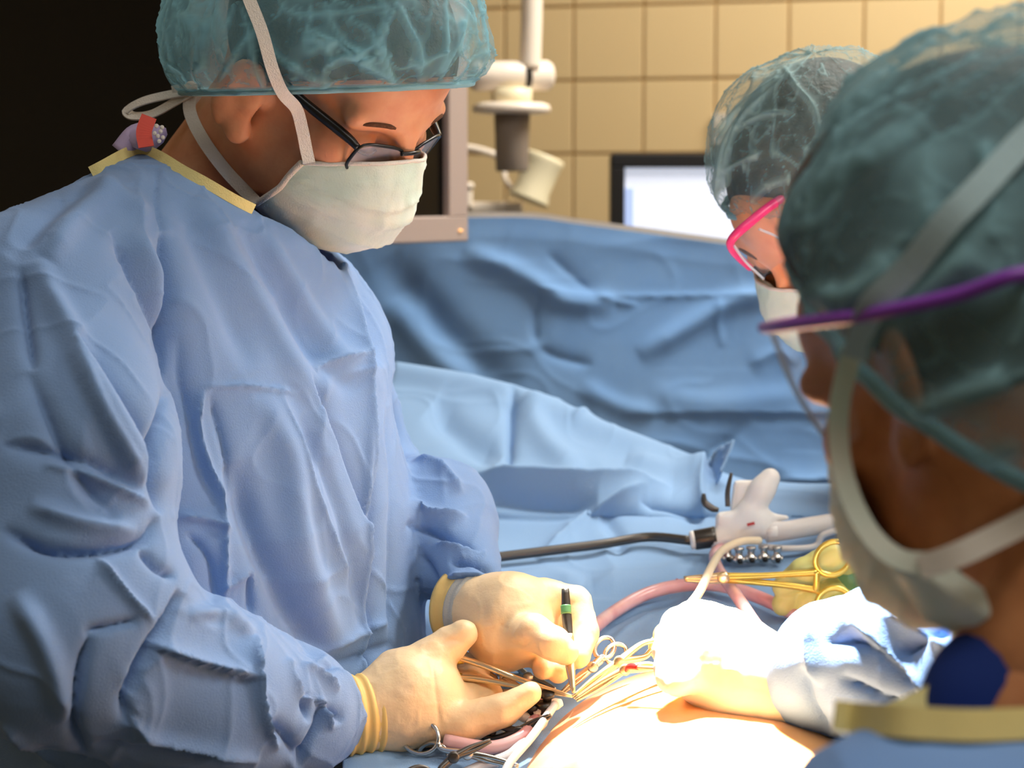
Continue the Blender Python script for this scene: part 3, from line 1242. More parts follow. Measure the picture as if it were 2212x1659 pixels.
# hair under the cap
capC = P(708, 190, 1.555)
hair_obj(HS, (0.004, 0, 0.048), (0.111, 0.085, 0.097), capC + ZZ * 0.006, nrm((-0.03, -0.06, 1)), 'hair_grey', SURG)
tube('eyebrow', [HS.w(p) for p in ((0.104, -0.014, 0.020), (0.1035, -0.028, 0.026), (0.096, -0.046, 0.025), (0.088, -0.054, 0.019))], [0.0022, 0.003, 0.0028, 0.001], 'brow_hair', SURG, n=8, flat=0.6)
tube('eyebrow', [HS.w(p) for p in ((0.104, 0.014, 0.020), (0.1035, 0.028, 0.026), (0.096, 0.046, 0.025), (0.088, 0.054, 0.019))], [0.0022, 0.003, 0.0028, 0.001], 'brow_hair', SURG, n=8, flat=0.6)
tube('eyelashes', [HS.w(p) for p in ((0.096, -0.022, -0.003), (0.0985, -0.032, -0.005), (0.092, -0.043, -0.003))], 0.0012, 'brow_hair', SURG, n=6)

gp = dict(nsh=P(85, 705, 1.385), fsh=P(640, 730, 1.63), neck=P(390, 575, 1.53))
TH_ = math.radians(40)
SA = np.array([-math.sin(TH_), -math.cos(TH_), 0])      # towards his right shoulder
FA = np.array([math.cos(TH_), -math.sin(TH_), 0])       # facing
TC = P(392, 900, 1.535)
elbN, wriN = P(105, 1345, 1.285), P(698, 1548, 1.425)


def gown_f(X):
    z = X[2]
    zz = np.array([0.20, 0.75, 1.10, 1.30, 1.42, 1.50, 1.56])
    A = np.interp(z, zz, [0.215, 0.205, 0.182, 0.176, 0.168, 0.12, 0.05]).astype(np.float32)
    B = np.interp(z, zz, [0.17, 0.165, 0.158, 0.150, 0.130, 0.085, 0.04]).astype(np.float32)
    ox = np.interp(z, zz, [0.0, 0.0, 0.005, 0.0, -0.012, -0.02, -0.03]).astype(np.float32)
    rx, ry = X[0] - TC[0] - ox, X[1] - TC[1]
    a = rx * SA[0] + ry * SA[1]
    b = rx * FA[0] + ry * FA[1]
    q = (np.abs(a / A) ** 2.4 + np.abs(b / B) ** 2.4) ** (1 / 2.4)
    d = (q - 1) * np.minimum(A, B) * 0.9
    d = np.maximum(d, z - 1.50)
    d = np.maximum(d, 0.22 - z)
    d = smin(d, cap_sdf(X, gp['neck'], gp['nsh'], 0.080, 0.080), 0.05)
    d = smin(d, cap_sdf(X, gp['neck'], gp['fsh'], 0.075, 0.068), 0.05)
    # near arm
    ar = cap_sdf(X, gp['nsh'] + (0, 0, -0.005), P(125, 980, 1.325), 0.080, 0.073)
    ar = smin(ar, cap_sdf(X, P(125, 980, 1.325), elbN, 0.073, 0.069), 0.03)
    ar = smin(ar, ell_sdf(X, P(220, 1270, 1.30), (0.052, 0.05, 0.042)), 0.03)
    ar = smin(ar, cap_sdf(X, elbN, P(430, 1505, 1.35), 0.069, 0.059), 0.025)
    ar = smin(ar, cap_sdf(X, P(430, 1505, 1.35), P(640, 1535, 1.405), 0.059, 0.042), 0.02)
    ar = smin(ar, cap_sdf(X, P(640, 1535, 1.405), wriN, 0.042, 0.027), 0.02)
    d = smin(d, ar, 0.004)
    # far arm
    fa = cap_sdf(X, gp['fsh'], P(775, 1060, 1.72), 0.066, 0.050)
    fa = smin(fa, cap_sdf(X, P(790, 1080, 1.71), P(935, 1125, 1.62), 0.050, 0.046), 0.02)
    fa = smin(fa, cap_sdf(X, P(935, 1125, 1.62), P(1010, 1255, 1.54), 0.046, 0.029), 0.02)
    d = smin(d, fa, 0.005)
    # neck opening: everything above the neckline plane, hollowed a little below it
    h = (X[0] - OPA[0]) * OPN[0] + (X[1] - OPA[1]) * OPN[1] + (X[2] - OPA[2]) * OPN[2]
    e = cap_sdf(X, P(360, 440, 1.55), P(600, 500, 1.56), 0.088, 0.088)
    d = smax(d, -np.maximum(e, -h), 0.004)
    d = smax(d, -cap_sdf(X, P(400, 470, 1.56), P(590, 545, 1.57), 0.062, 0.05), 0.006)
    return d


OPA, OPB, OPC = P(300, 318, 1.45), P(735, 556, 1.52), P(520, 410, 1.66)
OPN = nrm(np.cross(OPB - OPA, OPC - OPA))
OPN = OPN if OPN[2] > 0 else -OPN
G = [  # folds: pixel polylines, width, height (m), profile
    ([(350, 500), (376, 650), (376, 860), (342, 1000), (352, 1110)], 13, -0.020, 'c'),
    ([(338, 350), (336, 440), (352, 510), (376, 650)], 5, -0.003, 'c'),
    ([(240, 500), (290, 580), (350, 690), (372, 760)], 16, -0.010, 'c'),
    ([(280, 500), (340, 600), (380, 700)], 20, 0.005, 'r'),
    ([(45, 580), (55, 680), (72, 800)], 9, -0.008, 'c'),
    ([(80, 560), (130, 680), (250, 900), (330, 1040)], 24, 0.007, 'r'),
    ([(160, 735), (230, 830), (300, 930), (325, 1010)], 8, -0.013, 's'),
    ([(150, 760), (220, 900), (310, 1050)], 14, 0.006, 'r'),
    ([(60, 800), (150, 1000), (260, 1120)], 18, -0.007, 'c'),
    ([(100, 560), (160, 480), (260, 400)], 28, 0.006, 'r'),
    ([(20, 560), (120, 450), (230, 380)], 22, -0.004, 'r'),
    ([(130, 420), (200, 400), (330, 470)], 18, 0.004, 'r'),
    ([(0, 960), (90, 975), (200, 1000), (310, 1060)], 16, -0.007, 'c'),
    ([(90, 1000), (180, 1020), (330, 1090)], 10, 0.006, 'c'),
    ([(0, 1140), (120, 1185), (300, 1170), (345, 1115)], 10, -0.012, 'c'),
    ([(60, 1090), (180, 1130), (300, 1150)], 18, 0.006, 'r'),
    # elbow bunching and forearm
    ([(310, 1185), (350, 1230), (385, 1245)], 8, -0.008, 'c'),
    ([(210, 1200), (270, 1280), (330, 1345)], 7, 0.006, 'c'),
    ([(385, 1275), (350, 1340), (300, 1430), (272, 1500)], 9, -0.014, 's'),
    ([(360, 1330), (310, 1420), (270, 1510), (275, 1560)], 9, -0.010, 'c'),
    ([(180, 1370), (210, 1360), (300, 1340)], 8, -0.006, 'c'),
    ([(200, 1370), (175, 1450), (160, 1560), (190, 1640)], 9, -0.010, 'c'),
    ([(30, 1280), (100, 1400), (150, 1560)], 24, 0.007, 'r'),
    ([(0, 1560), (60, 1600), (140, 1659)], 8, 0.006, 'c'),
    ([(320, 1390), (420, 1430), (555, 1470)], 8, 0.009, 's'),
    ([(410, 1320), (480, 1330), (550, 1370)], 14, 0.005, 'r'),
    ([(555, 1370), (548, 1440), (570, 1560), (600, 1620)], 7, 0.008, 'c'),
    ([(270, 1540), (330, 1590), (440, 1620), (560, 1640)], 12, 0.008, 'c'),
    ([(200, 1610), (350, 1625), (480, 1640)], 8, -0.009, 'c'),
    ([(620, 1420), (650, 1500), (700, 1520), (720, 1580)], 7, 0.008, 'c'),
    ([(630, 1430), (660, 1520), (668, 1560)], 7, -0.010, 'c'),
    ([(655, 1430), (700, 1460), (735, 1490)], 6, 0.006, 'c'),
    ([(575, 1560), (620, 1590), (640, 1640)], 9, -0.010, 'c'),
    ([(700, 1520), (690, 1570), (660, 1620), (640, 1655)], 7, -0.010, 'c'),
    ([(660, 1500), (710, 1530), (745, 1560)], 7, -0.008, 'c'),
    # chest
    ([(425, 420), (520, 600), (600, 740), (690, 870)], 26, 0.006, 'r'),
    ([(385, 430), (470, 640), (540, 800)], 24, -0.004, 'r'),
    ([(520, 480), (600, 620), (680, 760), (770, 850)], 22, -0.006, 'r'),
    ([(560, 490), (650, 640), (760, 800)], 20, 0.005, 'r'),
    ([(748, 560), (768, 690), (786, 800), (800, 960), (812, 1100)], 9, 0.007, 'c'),
    ([(770, 560), (800, 650), (830, 790)], 20, -0.008, 'r'),
    ([(680, 800), (700, 785), (765, 770), (785, 765)], 8, 0.006, 'c'),
    ([(665, 810), (690, 870), (740, 980), (790, 1110), (812, 1200)], 7, -0.007, 's'),
    ([(430, 835), (530, 835), (640, 850)], 5, 0.003, 'c'),
    ([(440, 840), (428, 900), (440, 980), (480, 1080)], 7, 0.006, 'c'),
    ([(455, 850), (480, 960), (500, 1060)], 8, -0.005, 'c'),
    ([(400, 720), (408, 860), (430, 1000), (470, 1100)], 14, -0.005, 'c'),
    ([(376, 640), (385, 760), (378, 900)], 8, 0.005, 'c'),
    ([(560, 850), (620, 1000), (650, 1200), (730, 1400)], 30, 0.008, 'r'),
    ([(500, 1000), (560, 1180), (640, 1340), (730, 1440)], 26, -0.010, 'r'),
    ([(600, 850), (640, 960), (670, 1060), (760, 1260)], 10, 0.005, 'c'),
    ([(640, 900), (720, 1080), (770, 1240), (800, 1400)], 16, -0.005, 'r'),
    ([(790, 900), (795, 1100), (792, 1300), (790, 1659)], 6, 0.005, 'c'),
    ([(806, 920), (812, 1100), (806, 1400), (800, 1659)], 8, -0.006, 'c'),
    ([(376, 1115), (440, 1120), (500, 1145)], 6, 0.005, 'c'),
    ([(400, 1150), (450, 1210), (470, 1310)], 8, -0.005, 'c'),
    ([(470, 1020), (482, 1140), (486, 1300)], 7, 0.005, 'c'),
    ([(540, 1230), (545, 1330)], 8, -0.006, 'c'),
    ([(470, 1280), (520, 1250), (560, 1230)], 8, 0.004, 'c'),
    ([(690, 1420), (760, 1380), (850, 1340)], 10, 0.005, 'c'),
    ([(700, 1440), (780, 1420), (860, 1390)], 12, -0.006, 'c'),
    ([(836, 840), (850, 1000), (852, 1200), (850, 1400)], 10, -0.004, 'c'),
    # far sleeve
    ([(890, 990), (950, 1010), (1000, 1070)], 10, 0.006, 'c'),
    ([(885, 1080), (930, 1110), (1010, 1120)], 8, 0.007, 'c'),
    ([(880, 1130), (940, 1150), (1050, 1190)], 8, -0.008, 'c'),
    ([(940, 1170), (1000, 1180), (1055, 1190)], 7, 0.006, 'c'),
    ([(960, 1250), (1000, 1240), (1080, 1250)], 6, 0.007, 'c'),
    ([(900, 1180), (930, 1260), (930, 1340)], 9, -0.006, 'c'),
    ([(965, 1210), (1030, 1215), (1075, 1240)], 7, -0.008, 'c'),
]

G = [(f[0], f[1], f[2] * 1.25, *f[3:]) for f in G]


def gown_noise(V):
    px, py, d = to_px(V)
    n = 0.0035 * fbm(V * np.array([14, 14, 7]), 2, 3)
    r = 0.0045 * ridged(V * np.array([10, 10, 5]) + 0.5 * fbm(V * 9, 2, 8)[:, None], 2, 12, 7)
    r2 = 0.0016 * ridged(V * np.array([20, 20, 9]) + 0.6 * fbm(V * 14, 2, 18)[:, None], 1, 22, 12)
    return n + r + r2 - 0.001


gown = sdf_mesh('gown', gown_f, np.array([-0.66, 1.10, 0.2]), np.array([0.06, 1.86, 1.60]), 0.0062, 'gown', SURG, smooth=3, folds=G,
                fine=(-60, 250, 1130, 1720), noise=gown_noise, post=5)
bv = bvh_of(gown)
# yellow neck binding
def on_plane(x, y, A, N_, off):
    r = P(x, y, 1.0) - CAM
    return CAM + r * (((A - CAM) @ N_) / (r @ N_) - off)


rim = []
for x in range(200, 560, 18):
    for y in range(260, 560, 2):
        p, n_ = hit(bv, x, y, 0.0, 9.0)
        if (p - CAM) @ CW < 1.62:
            rim.append(hit(bv, x, y + 5, 0.003, 1.45)[0])
            break
rim = np.array(rim)
for _ in range(3):
    rim[1:-1] = (rim[:-2] + 2 * rim[1:-1] + rim[2:]) / 4
ribbon('neck_binding', rim, 0.0075, 'binding', gown, 0.0016)
# scrub collar and lanyard inside the neck opening
def loop(c, e1, e2, a0, a1, n=14):
    return [np.asarray(c) + np.asarray(e1) * math.cos(math.radians(a)) + np.asarray(e2) * math.sin(math.radians(a)) for a in np.linspace(a0, a1, n)]


tube('scrub_collar', loop(P(418, 372, 1.535), CU * 0.040 + ZZ * 0.022, np.array([0, 0.066, 0.0]), 118, 245, 12), 0.014, 'navy', SURG, n=12, per=3)
tube('undershirt', [P(262, 330, 1.50), P(296, 292, 1.50), P(330, 300, 1.49)], 0.014, 'lavender', SURG, n=10, flat=0.6)
ribbon('lanyard', [P(322, 252, 1.478), P(311, 285, 1.475), P(316, 318, 1.472)], 0.011, 'coral', SURG, 0.001)
for (x, y) in ((338, 272), (347, 284), (341, 294), (352, 297), (344, 305), (334, 288), (350, 275)):
    multi('collar_dot', [ellipsoid_geo(P(x, y, 1.47), (CU, CW, CV), (0.0016, 0.001, 0.0016), 8, 6)], 'tie', SURG)

# cap
CAPF = [
    ([(700, 0), (720, 60), (780, 130), (870, 185)], 8, 0.004, 'c'),
    ([(660, 60), (700, 90), (720, 150)], 6, 0.003, 'c'),
    ([(850, 0), (880, 60), (905, 110), (905, 175)], 6, 0.004, 'c'),
    ([(960, 0), (962, 90), (955, 170)], 5, 0.003, 'c'),
    ([(560, 60), (600, 120), (680, 170), (720, 185)], 7, 0.004, 'c'),
    ([(650, 85), (720, 90), (800, 130)], 6, 0.003, 'c'),
    ([(470, 180), (500, 130), (560, 50)], 6, 0.003, 'c'),
    ([(520, 0), (540, 60), (545, 140)], 6, 0.003, 'c'),
    ([(1010, 20), (985, 100), (940, 165)], 6, 0.003, 'c'),
    ([(400, 20), (430, 90), (425, 160)], 14, 0.004, 'c'),
    ([(370, 30), (440, 50), (450, 110)], 12, 0.003, 'c'),
    ([(820, 50), (830, 120), (850, 180)], 5, 0.003, 'c'),
    ([(600, 0), (640, 30), (760, 25), (850, 10)], 6, 0.003, 'c'),
    ([(740, 40), (800, 70), (830, 160)], 5, 0.003, 'c'),
]
capS, hemS = build_cap('bouffant_cap', capC, (1, -0.1, 0.04), (-0.03, -0.06, 1), (0.123, 0.122, 0.135), 'cap_veil', 'cap_hem', SURG, hem_ratio=0.865, gath=0.005, seed=4, folds=CAPF, hem_r=0.0024)
bc = bvh_of(capS)
mkS, mV, mI = build_mask(HS, 'mask', SURG)
# ties
bb = bvh_of(bodyS)
lowc_ = mV[mI[0, -6]]
pix = [(640, 235), (620, 185), (600, 140), (572, 75), (545, 10), (530, -40)]
pts, nn = snap_line(bc, pix, 0.007, 1.46)
ribbon('mask_tie', [P(668, 352, 1.482), P(662, 325, 1.48), P(653, 280, 1.472)] + pts, 0.0088, 'tie', mkS, 0.0012)
pts, nn = snap_line(bb, [(600, 440), (545, 418), (492, 366), (447, 305), (420, 248), (412, 195)], 0.004, 1.5)
ribbon('mask_tie', [lowc_ + (CAM - lowc_) * 0.003] + pts[1:], 0.0095, 'tie', mkS, 0.0012)
kn = pts[-1]
kd = float((kn - CAM) @ CW)
# bow at the nape
ribbon('tie_bow', [P(412, 200, kd), P(370, 205, kd), P(315, 218, kd), P(284, 232, kd + .005), P(275, 243, kd + .008), P(290, 252, kd + .005), P(330, 247, kd), P(380, 220, kd), P(412, 200, kd)], 0.0078, 'tie', mkS, 0.0012, normal=(0, -0.75, 0.65))
ribbon('tie_tail', [P(412, 195, kd), P(390, 193, kd), P(372, 196, kd)], 0.0075, 'tie', mkS, 0.0012)
multi('tie_knot', [ellipsoid_geo(P(412, 192, kd - .003), (CU, CW, CV), (0.005, 0.005, 0.006), 12, 8)], 'tie', mkS)

# glasses
GL = SURG
gl = thing('tmp', 'x', 'y')
bpy.data.objects.remove(gl)


def lens_pts(H, c, wdt, hgt, ex, ez, n=32):
    out = []
    for i in range(n):
        a = 2 * math.pi * i / n
        ca, sa = math.cos(a), math.sin(a)
        q = 4.0
        rr = (abs(ca) ** q + abs(sa) ** q) ** (-1 / q)
        out.append(c + ex * wdt / 2 * ca * rr + ez * hgt / 2 * sa * rr)
    return np.array(out)


gx = -HS.L        # across, towards his right (near) side
gz = nrm(HS.U * 0.967 + HS.F * 0.253)
gF = nrm(HS.F * 0.967 - HS.U * 0.253)
brg = HS.w((0.114, 0, 0.004))
fr = None
rimsg = []
for sgn in (1, -1):
    exs = nrm(gx * sgn - gF * 0.27)
    c = brg + exs * 0.026 - gz * 0.011
    lp = lens_pts(HS, c, 0.042, 0.028, exs, gz)
    V = list(lp + gF * 0.0006) + list(lp - gF * 0.0006)
    n = len(lp)
    fcs = [tuple(range(n)), tuple(range(2 * n - 1, n - 1, -1))] + [(i, n + i, n + (i + 1) % n, (i + 1) % n) for i in range(n)]
    ln = mesh_obj('lens', V, fcs, 'lens', None, smooth=False)
    rimsg.append((tube_geo(lp, 0.0013, n=8, per=1, closed=True, spline=False), ln, c, exs))
glasses = multi('glasses', [r[0] for r in rimsg] + [tube_geo([brg + gx * 0.010, brg + gF * 0.002 + gz * 0.002, brg - gx * 0.010], 0.0016, n=8)], 'black_frame', SURG)
for (g_, ln, c, exs), sgn in zip(rimsg, (1, -1)):
    ln.parent = glasses
    h0 = c + exs * 0.021 + gz * 0.009
    h1 = HS.w((0.085, -sgn * 0.078, 0.028)) if False else h0 - gF * 0.012 + exs * 0.004
    eartop = HS.w((-0.005, -sgn * 0.086, 0.030))
    tube('temple', [h0, h1, h1 * 0.5 + eartop * 0.5 + gx * sgn * 0.004, eartop, HS.w((-0.03, -sgn * 0.084, 0.0))], [0.0026, 0.0036, 0.0036, 0.003, 0.002], 'black_frame', glasses, n=8, flat=1.0)

# gloves: near (right) hand
gN = 'glove'
w0 = P(790, 1545, 1.445)
palm = [(w0, P(880, 1510, 1.455), 0.027, 0.031), (P(875, 1480, 1.47), P(925, 1475, 1.475), 0.024, 0.022), (P(880, 1535, 1.45), P(935, 1545, 1.452), 0.026, 0.021),
        (P(880, 1505, 1.46), P(925, 1505, 1.46), 0.030, 0.024)]
fing = [([P(880, 1470, 1.46), P(930, 1425, 1.47), P(968, 1394, 1.475), P(1000, 1370, 1.475)], [0.021, 0.0155, 0.0125, 0.0105]),           # thumb
        ([P(930, 1470, 1.49), P(985, 1440, 1.51), P(1030, 1445, 1.505), P(1020, 1470, 1.485)], [0.013, 0.0115, 0.0105, 0.0095]),          # index, curled
        ([P(935, 1490, 1.475), P(1000, 1478, 1.49), P(1045, 1490, 1.482), P(1010, 1505, 1.468)], [0.0135, 0.0115, 0.0105, 0.0095]),         # middle, curled
        ([P(930, 1530, 1.455), P(1010, 1530, 1.465), P(1045, 1515, 1.472), P(1060, 1500, 1.478)], [0.016, 0.0125, 0.011, 0.009]),         # ring
        ([P(930, 1552, 1.448), P(1000, 1562, 1.445), P(1085, 1535, 1.442), P(1146, 1497, 1.44)], [0.0185, 0.0145, 0.0115, 0.0078])]          # little finger side, stretched out
build_glove('glove', palm, fing, 'glove', SURG, folds=[([(928, 1420), (940, 1480), (950, 1560), (948, 1590)], 5, -0.0012, 'c'), ([(945, 1395), (975, 1382), (1003, 1388)], 4, -0.0015, 'c')])
rings('glove_cuff', P(735, 1550, 1.437), P(822, 1540, 1.448), 0.0285, 0.0275, 'glove_cuff', SURG, bumps=4, amp=0.0011, sx=1.0)
rings('cuff_band', P(820, 1540, 1.448), P(838, 1537, 1.45), 0.0272, 0.0278, 'cuff_grey', SURG, bumps=1, amp=0.0003)
rings('cuff_band', P(836, 1537, 1.45), P(846, 1535, 1.451), 0.0280, 0.0284, 'glove', SURG, bumps=1, amp=0.0005)
# far (left) hand, holding a needle driver upright
w1 = P(1040, 1322, 1.515)
palm = [(w1, P(1095, 1335, 1.508), 0.026, 0.032), (P(1095, 1318, 1.512), P(1180, 1292, 1.515), 0.026, 0.014), (P(1095, 1370, 1.498), P(1140, 1380, 1.492), 0.027, 0.019),
        (P(1100, 1345, 1.512), P(1140, 1340, 1.53), 0.030, 0.022)]
fing = [([P(1110, 1378, 1.488), P(1152, 1366, 1.465), P(1196, 1390, 1.455), P(1222, 1408, 1.455)], [0.0175, 0.0125, 0.0118, 0.0095]),     # thumb
        ([P(1180, 1284, 1.515), P(1246, 1296, 1.51), P(1264, 1366, 1.495), P(1250, 1420, 1.475)], [0.0112, 0.0100, 0.0098, 0.0082]),        # index
        ([P(1165, 1320, 1.54), P(1236, 1352, 1.55), P(1238, 1410, 1.53), P(1224, 1430, 1.505)], [0.012, 0.0105, 0.0098, 0.0088]),
        ([P(1150, 1370, 1.53), P(1205, 1404, 1.53), P(1212, 1440, 1.505), P(1205, 1451, 1.482)], [0.012, 0.0100, 0.0092, 0.0080]),
        ([P(1130, 1395, 1.505), P(1172, 1420, 1.51), P(1178, 1440, 1.492), P(1172, 1445, 1.476)], [0.012, 0.0095, 0.0085, 0.0074])]
build_glove('glove', palm, fing, 'glove', SURG, folds=[([(1075, 1350), (1085, 1352), (1098, 1360)], 3, -0.001, 'c'), ([(1095, 1385), (1130, 1395), (1150, 1378)], 4, -0.0012, 'c')])
rings('glove_cuff', P(985, 1312, 1.535), P(1012, 1316, 1.527), 0.0295, 0.0275, 'glove_cuff', SURG, bumps=1, amp=0.0006)
rings('cuff_band', P(1010, 1316, 1.527), P(1040, 1321, 1.518), 0.0270, 0.0278, 'cuff_grey', SURG, bumps=2, amp=0.0004)

# ------------------------------------------------------------------ far assistant with pink eye shield
FAR = thing('person', 'assistant with pink-framed eye shield and pale cap, face bowed beside the black monitor', 'person', (0.62, 1.95, 0))
DF = 1.74
HFS = 2150 * DF / FPX
HF = Head(P(1796, 440, DF), cam_dir((-0.498, -0.454, -0.739)), cam_dir((-0.401, -0.636, 0.66)), HFS)
neckF = P(2010, 640, 1.90)
pelF = np.array([0.62, 1.98, 0.90])
bodyF = build_body(HF, neckF, pelF, [np.array([0.60, 1.90, 0.08]), np.array([0.64, 2.12, 0.08])], 'skin_light', FAR, shoulders=[P(2230, 820, 1.86)], res=0.0028)
hair_obj(HF, (-0.006, 0, 0.055), (0.106, 0.086, 0.096), HF.w((0.004, 0, 0.022)) + (HF.U * 0.88 - HF.F * 0.475) * 0.008, HF.U * 0.88 - HF.F * 0.475, 'hair_dark', FAR)
for s in (1, -1):
    tube('eyebrow', [HF.w(p) for p in ((0.104, s * 0.014, 0.020), (0.1035, s * 0.028, 0.026), (0.096, s * 0.046, 0.025), (0.088, s * 0.054, 0.019))], [0.0025, 0.0032, 0.003, 0.0012], 'brow_hair', FAR, n=8, flat=0.6)
    tube('eyelashes', [HF.w(p) for p in ((0.095, s * 0.022, -0.003), (0.0985, s * 0.032, -0.006), (0.093, s * 0.044, -0.003))], 0.0016, 'hair_dark', FAR, n=6)
CF = [([(1690, 140), (1720, 190), (1760, 240), (1775, 330)], 7, 0.005, 'c'),
      ([(1540, 300), (1600, 230), (1690, 160)], 6, 0.003, 'c'),
      ([(1560, 370), (1600, 260), (1680, 180)], 5, 0.003, 'c'),
      ([(1600, 270), (1660, 245), (1720, 245)], 5, 0.003, 'c'),
      ([(1560, 370), (1610, 345), (1650, 325)], 5, 0.003, 'c'),
      ([(1545, 440), (1560, 330), (1590, 260)], 5, 0.003, 'c'),
      ([(1620, 440), (1660, 400), (1710, 385)], 10, 0.003, 'c')]
capF, _ = build_cap('bouffant_cap', HF.w((0.004, 0, 0.022)), HF.F * 0.88 + HF.U * 0.475, HF.U * 0.88 - HF.F * 0.475, (0.100, 0.090, 0.115), 'cap_veil_pale', 'cap_hem', FAR,
                    gath=0.003, seed=21, folds=CF, crease=0.7, hem_r=0.003, hem_ratio=0.88)
mkF, _, _ = build_mask(HF, 'mask', FAR, seed=6)
# eye shield: pink frame and clear film
pk = [(1740, 395, 1.68), (1708, 418, 1.655), (1660, 448, 1.64), (1612, 487, 1.63), (1585, 512, 1.632), (1578, 530, 1.642), (1592, 552, 1.66), (1620, 578, 1.68)]
sh = tube('eye_shield', PL(pk), [0.0034, 0.0038, 0.0038, 0.0038, 0.0036, 0.0034, 0.0032, 0.003], 'pink_frame', FAR, n=10)


def film(name, rows, m, parent, n=5):
    R_ = [catmull(PL(r), n) for r in rows]
    nu_ = len(R_[0])
    V = np.concatenate(R_)
    I = np.arange(len(V)).reshape(len(rows), nu_)
    Q = np.stack([I[:-1, :-1].ravel(), I[:-1, 1:].ravel(), I[1:, 1:].ravel(), I[1:, :-1].ravel()], 1)
    o = mesh_obj(name, V, Q, m, parent)
    return o


film('clear_film', [pk[1:], [(1735, 480, 1.665), (1690, 505, 1.65), (1645, 530, 1.635), (1620, 548, 1.637), (1612, 562, 1.647), (1622, 580, 1.662), (1642, 600, 1.68)],
                    [(1760, 540, 1.67), (1720, 552, 1.655), (1680, 572, 1.642), (1658, 590, 1.642), (1652, 602, 1.65), (1656, 612, 1.665), (1668, 625, 1.68)]], 'visor_film', sh)
tube('film_edge', PL([(1640, 495, 1.636), (1680, 512, 1.65), (1718, 538, 1.655)]), 0.0011, 'visor_edge', sh, n=6)
tube('film_edge', PL([(1585, 530, 1.638), (1610, 565, 1.65), (1650, 603, 1.652)]), 0.0011, 'visor_edge', sh, n=6)


def gownF(X):
    d = cap_sdf(X, neckF + (0.01, 0.02, -0.03), pelF + (0, 0, -0.1), 0.085, 0.17)
    d = smin(d, cap_sdf(X, pelF + (0, 0, -0.1), pelF + (0, 0.0, -0.62), 0.17, 0.21), 0.05)
    d = smin(d, cap_sdf(X, neckF + (0.01, 0.02, -0.04), P(2260, 830, 1.86), 0.08, 0.07), 0.04)
    a = cap_sdf(X, P(2260, 830, 1.86), P(2330, 1240, 1.78), 0.07, 0.058)
    a = smin(a, cap_sdf(X, P(2330, 1240, 1.78), P(1975, 1270, 1.71), 0.058, 0.038), 0.02)
    a = smin(a, cap_sdf(X, P(1975, 1270, 1.71), P(1915, 1268, 1.70), 0.038, 0.031), 0.02)
    return smin(d, a, 0.015)


sdf_mesh('gown', gownF, np.array([0.25, 1.55, 0.18]), np.array([0.95, 2.25, 1.60]), 0.009, 'drape', FAR, smooth=2,
         noise=lambda V: 0.004 * fbm(V * 12, 2, 5) + 0.006 * ridged(V * 9, 2, 6, 6))
# green gloved hand with a ring-handled needle holder
dg = 1.665
palm = [(P(1890, 1265, 1.69), P(1850, 1262, 1.68), 0.030, 0.031), (P(1850, 1235, 1.68), P(1830, 1222, 1.675), 0.026, 0.020), (P(1850, 1290, 1.675), P(1825, 1290, 1.675), 0.026, 0.018)]
build_glove('glove', palm, [([P(1840, 1262, 1.68), P(1815, 1262, 1.685)], [0.022, 0.016])], 'glove_green', FAR, res=0.002)
fz = [([P(1850, 1205, 1.665), P(1800, 1205, 1.642), P(1735, 1238, 1.64), P(1692, 1268, 1.648)], [0.0145, 0.0125, 0.0115, 0.009]),
      ([P(1835, 1262, 1.672), P(1770, 1262, 1.66), P(1715, 1270, 1.655), P(1692, 1305, 1.65)], [0.0135, 0.012, 0.0112, 0.009]),
      ([P(1840, 1285, 1.668), P(1785, 1282, 1.655), P(1748, 1296, 1.65), P(1738, 1325, 1.648)], [0.0135, 0.012, 0.0115, 0.009]),
      ([P(1850, 1300, 1.665), P(1830, 1310, 1.65), P(1806, 1312, 1.64)], [0.013, 0.0115, 0.0095]),
      ([P(1855, 1322, 1.668), P(1810, 1332, 1.66), P(1770, 1340, 1.655)], [0.012, 0.0105, 0.009])]
build_glove('glove_fingers', [(P(1850, 1255, 1.676), P(1845, 1270, 1.676), 0.012, 0.012)], fz, 'glove_yellow', FAR, res=0.0018)

# ------------------------------------------------------------------ foreground assistant seen from behind
FGP = thing('person', 'assistant seen from behind at right, teal cap, purple eye shield, blurred in the foreground', 'person', (0.42, 0.86, 0))
DG = 0.95
HGS = 0.90
HG = Head(P(2182, 798, DG), cam_dir((-0.52, 0.77, -0.36)), cam_dir((-0.21, 0.30, 0.93)), HGS)
neckG = P(2330, 1420, 0.90)
pelG = np.array([0.50, 0.70, 0.88])
lshG, rshG = P(2030, 1965, 0.84), P(2640, 1680, 1.02)
bodyG = build_body(HG, neckG, pelG, [np.array([0.44, 0.64, 0.08]), np.array([0.58, 0.78, 0.08])], 'skin_brown', FGP, res=0.0026)
hair_obj(HG, (-0.004, 0, 0.055), (0.118, 0.104, 0.110), HG.w((0.004, 0, -0.004)) + (HG.U * 0.54 - HG.F * 0.84) * 0.012, HG.U * 0.54 - HG.F * 0.84, 'hair_dark', FGP)
CG = [([(1780, 300), (1850, 230), (1960, 120), (2060, 40)], 30, 0.004, 'r'),
      ([(1740, 430), (1850, 350), (1990, 260)], 26, 0.004, 'r'),
      ([(1880, 700), (1990, 640), (2100, 540)], 24, 0.004, 'r'),
      ([(2120, 300), (2150, 380), (2180, 420)], 22, 0.004, 'r'),
      ([(1960, 900), (2060, 860), (2180, 820)], 26, 0.004, 'r'),
      ([(2000, 1010), (2100, 1000), (2212, 960)], 26, 0.004, 'r'),
      ([(1740, 620), (1830, 640), (1960, 560)], 26, 0.004, 'r')]
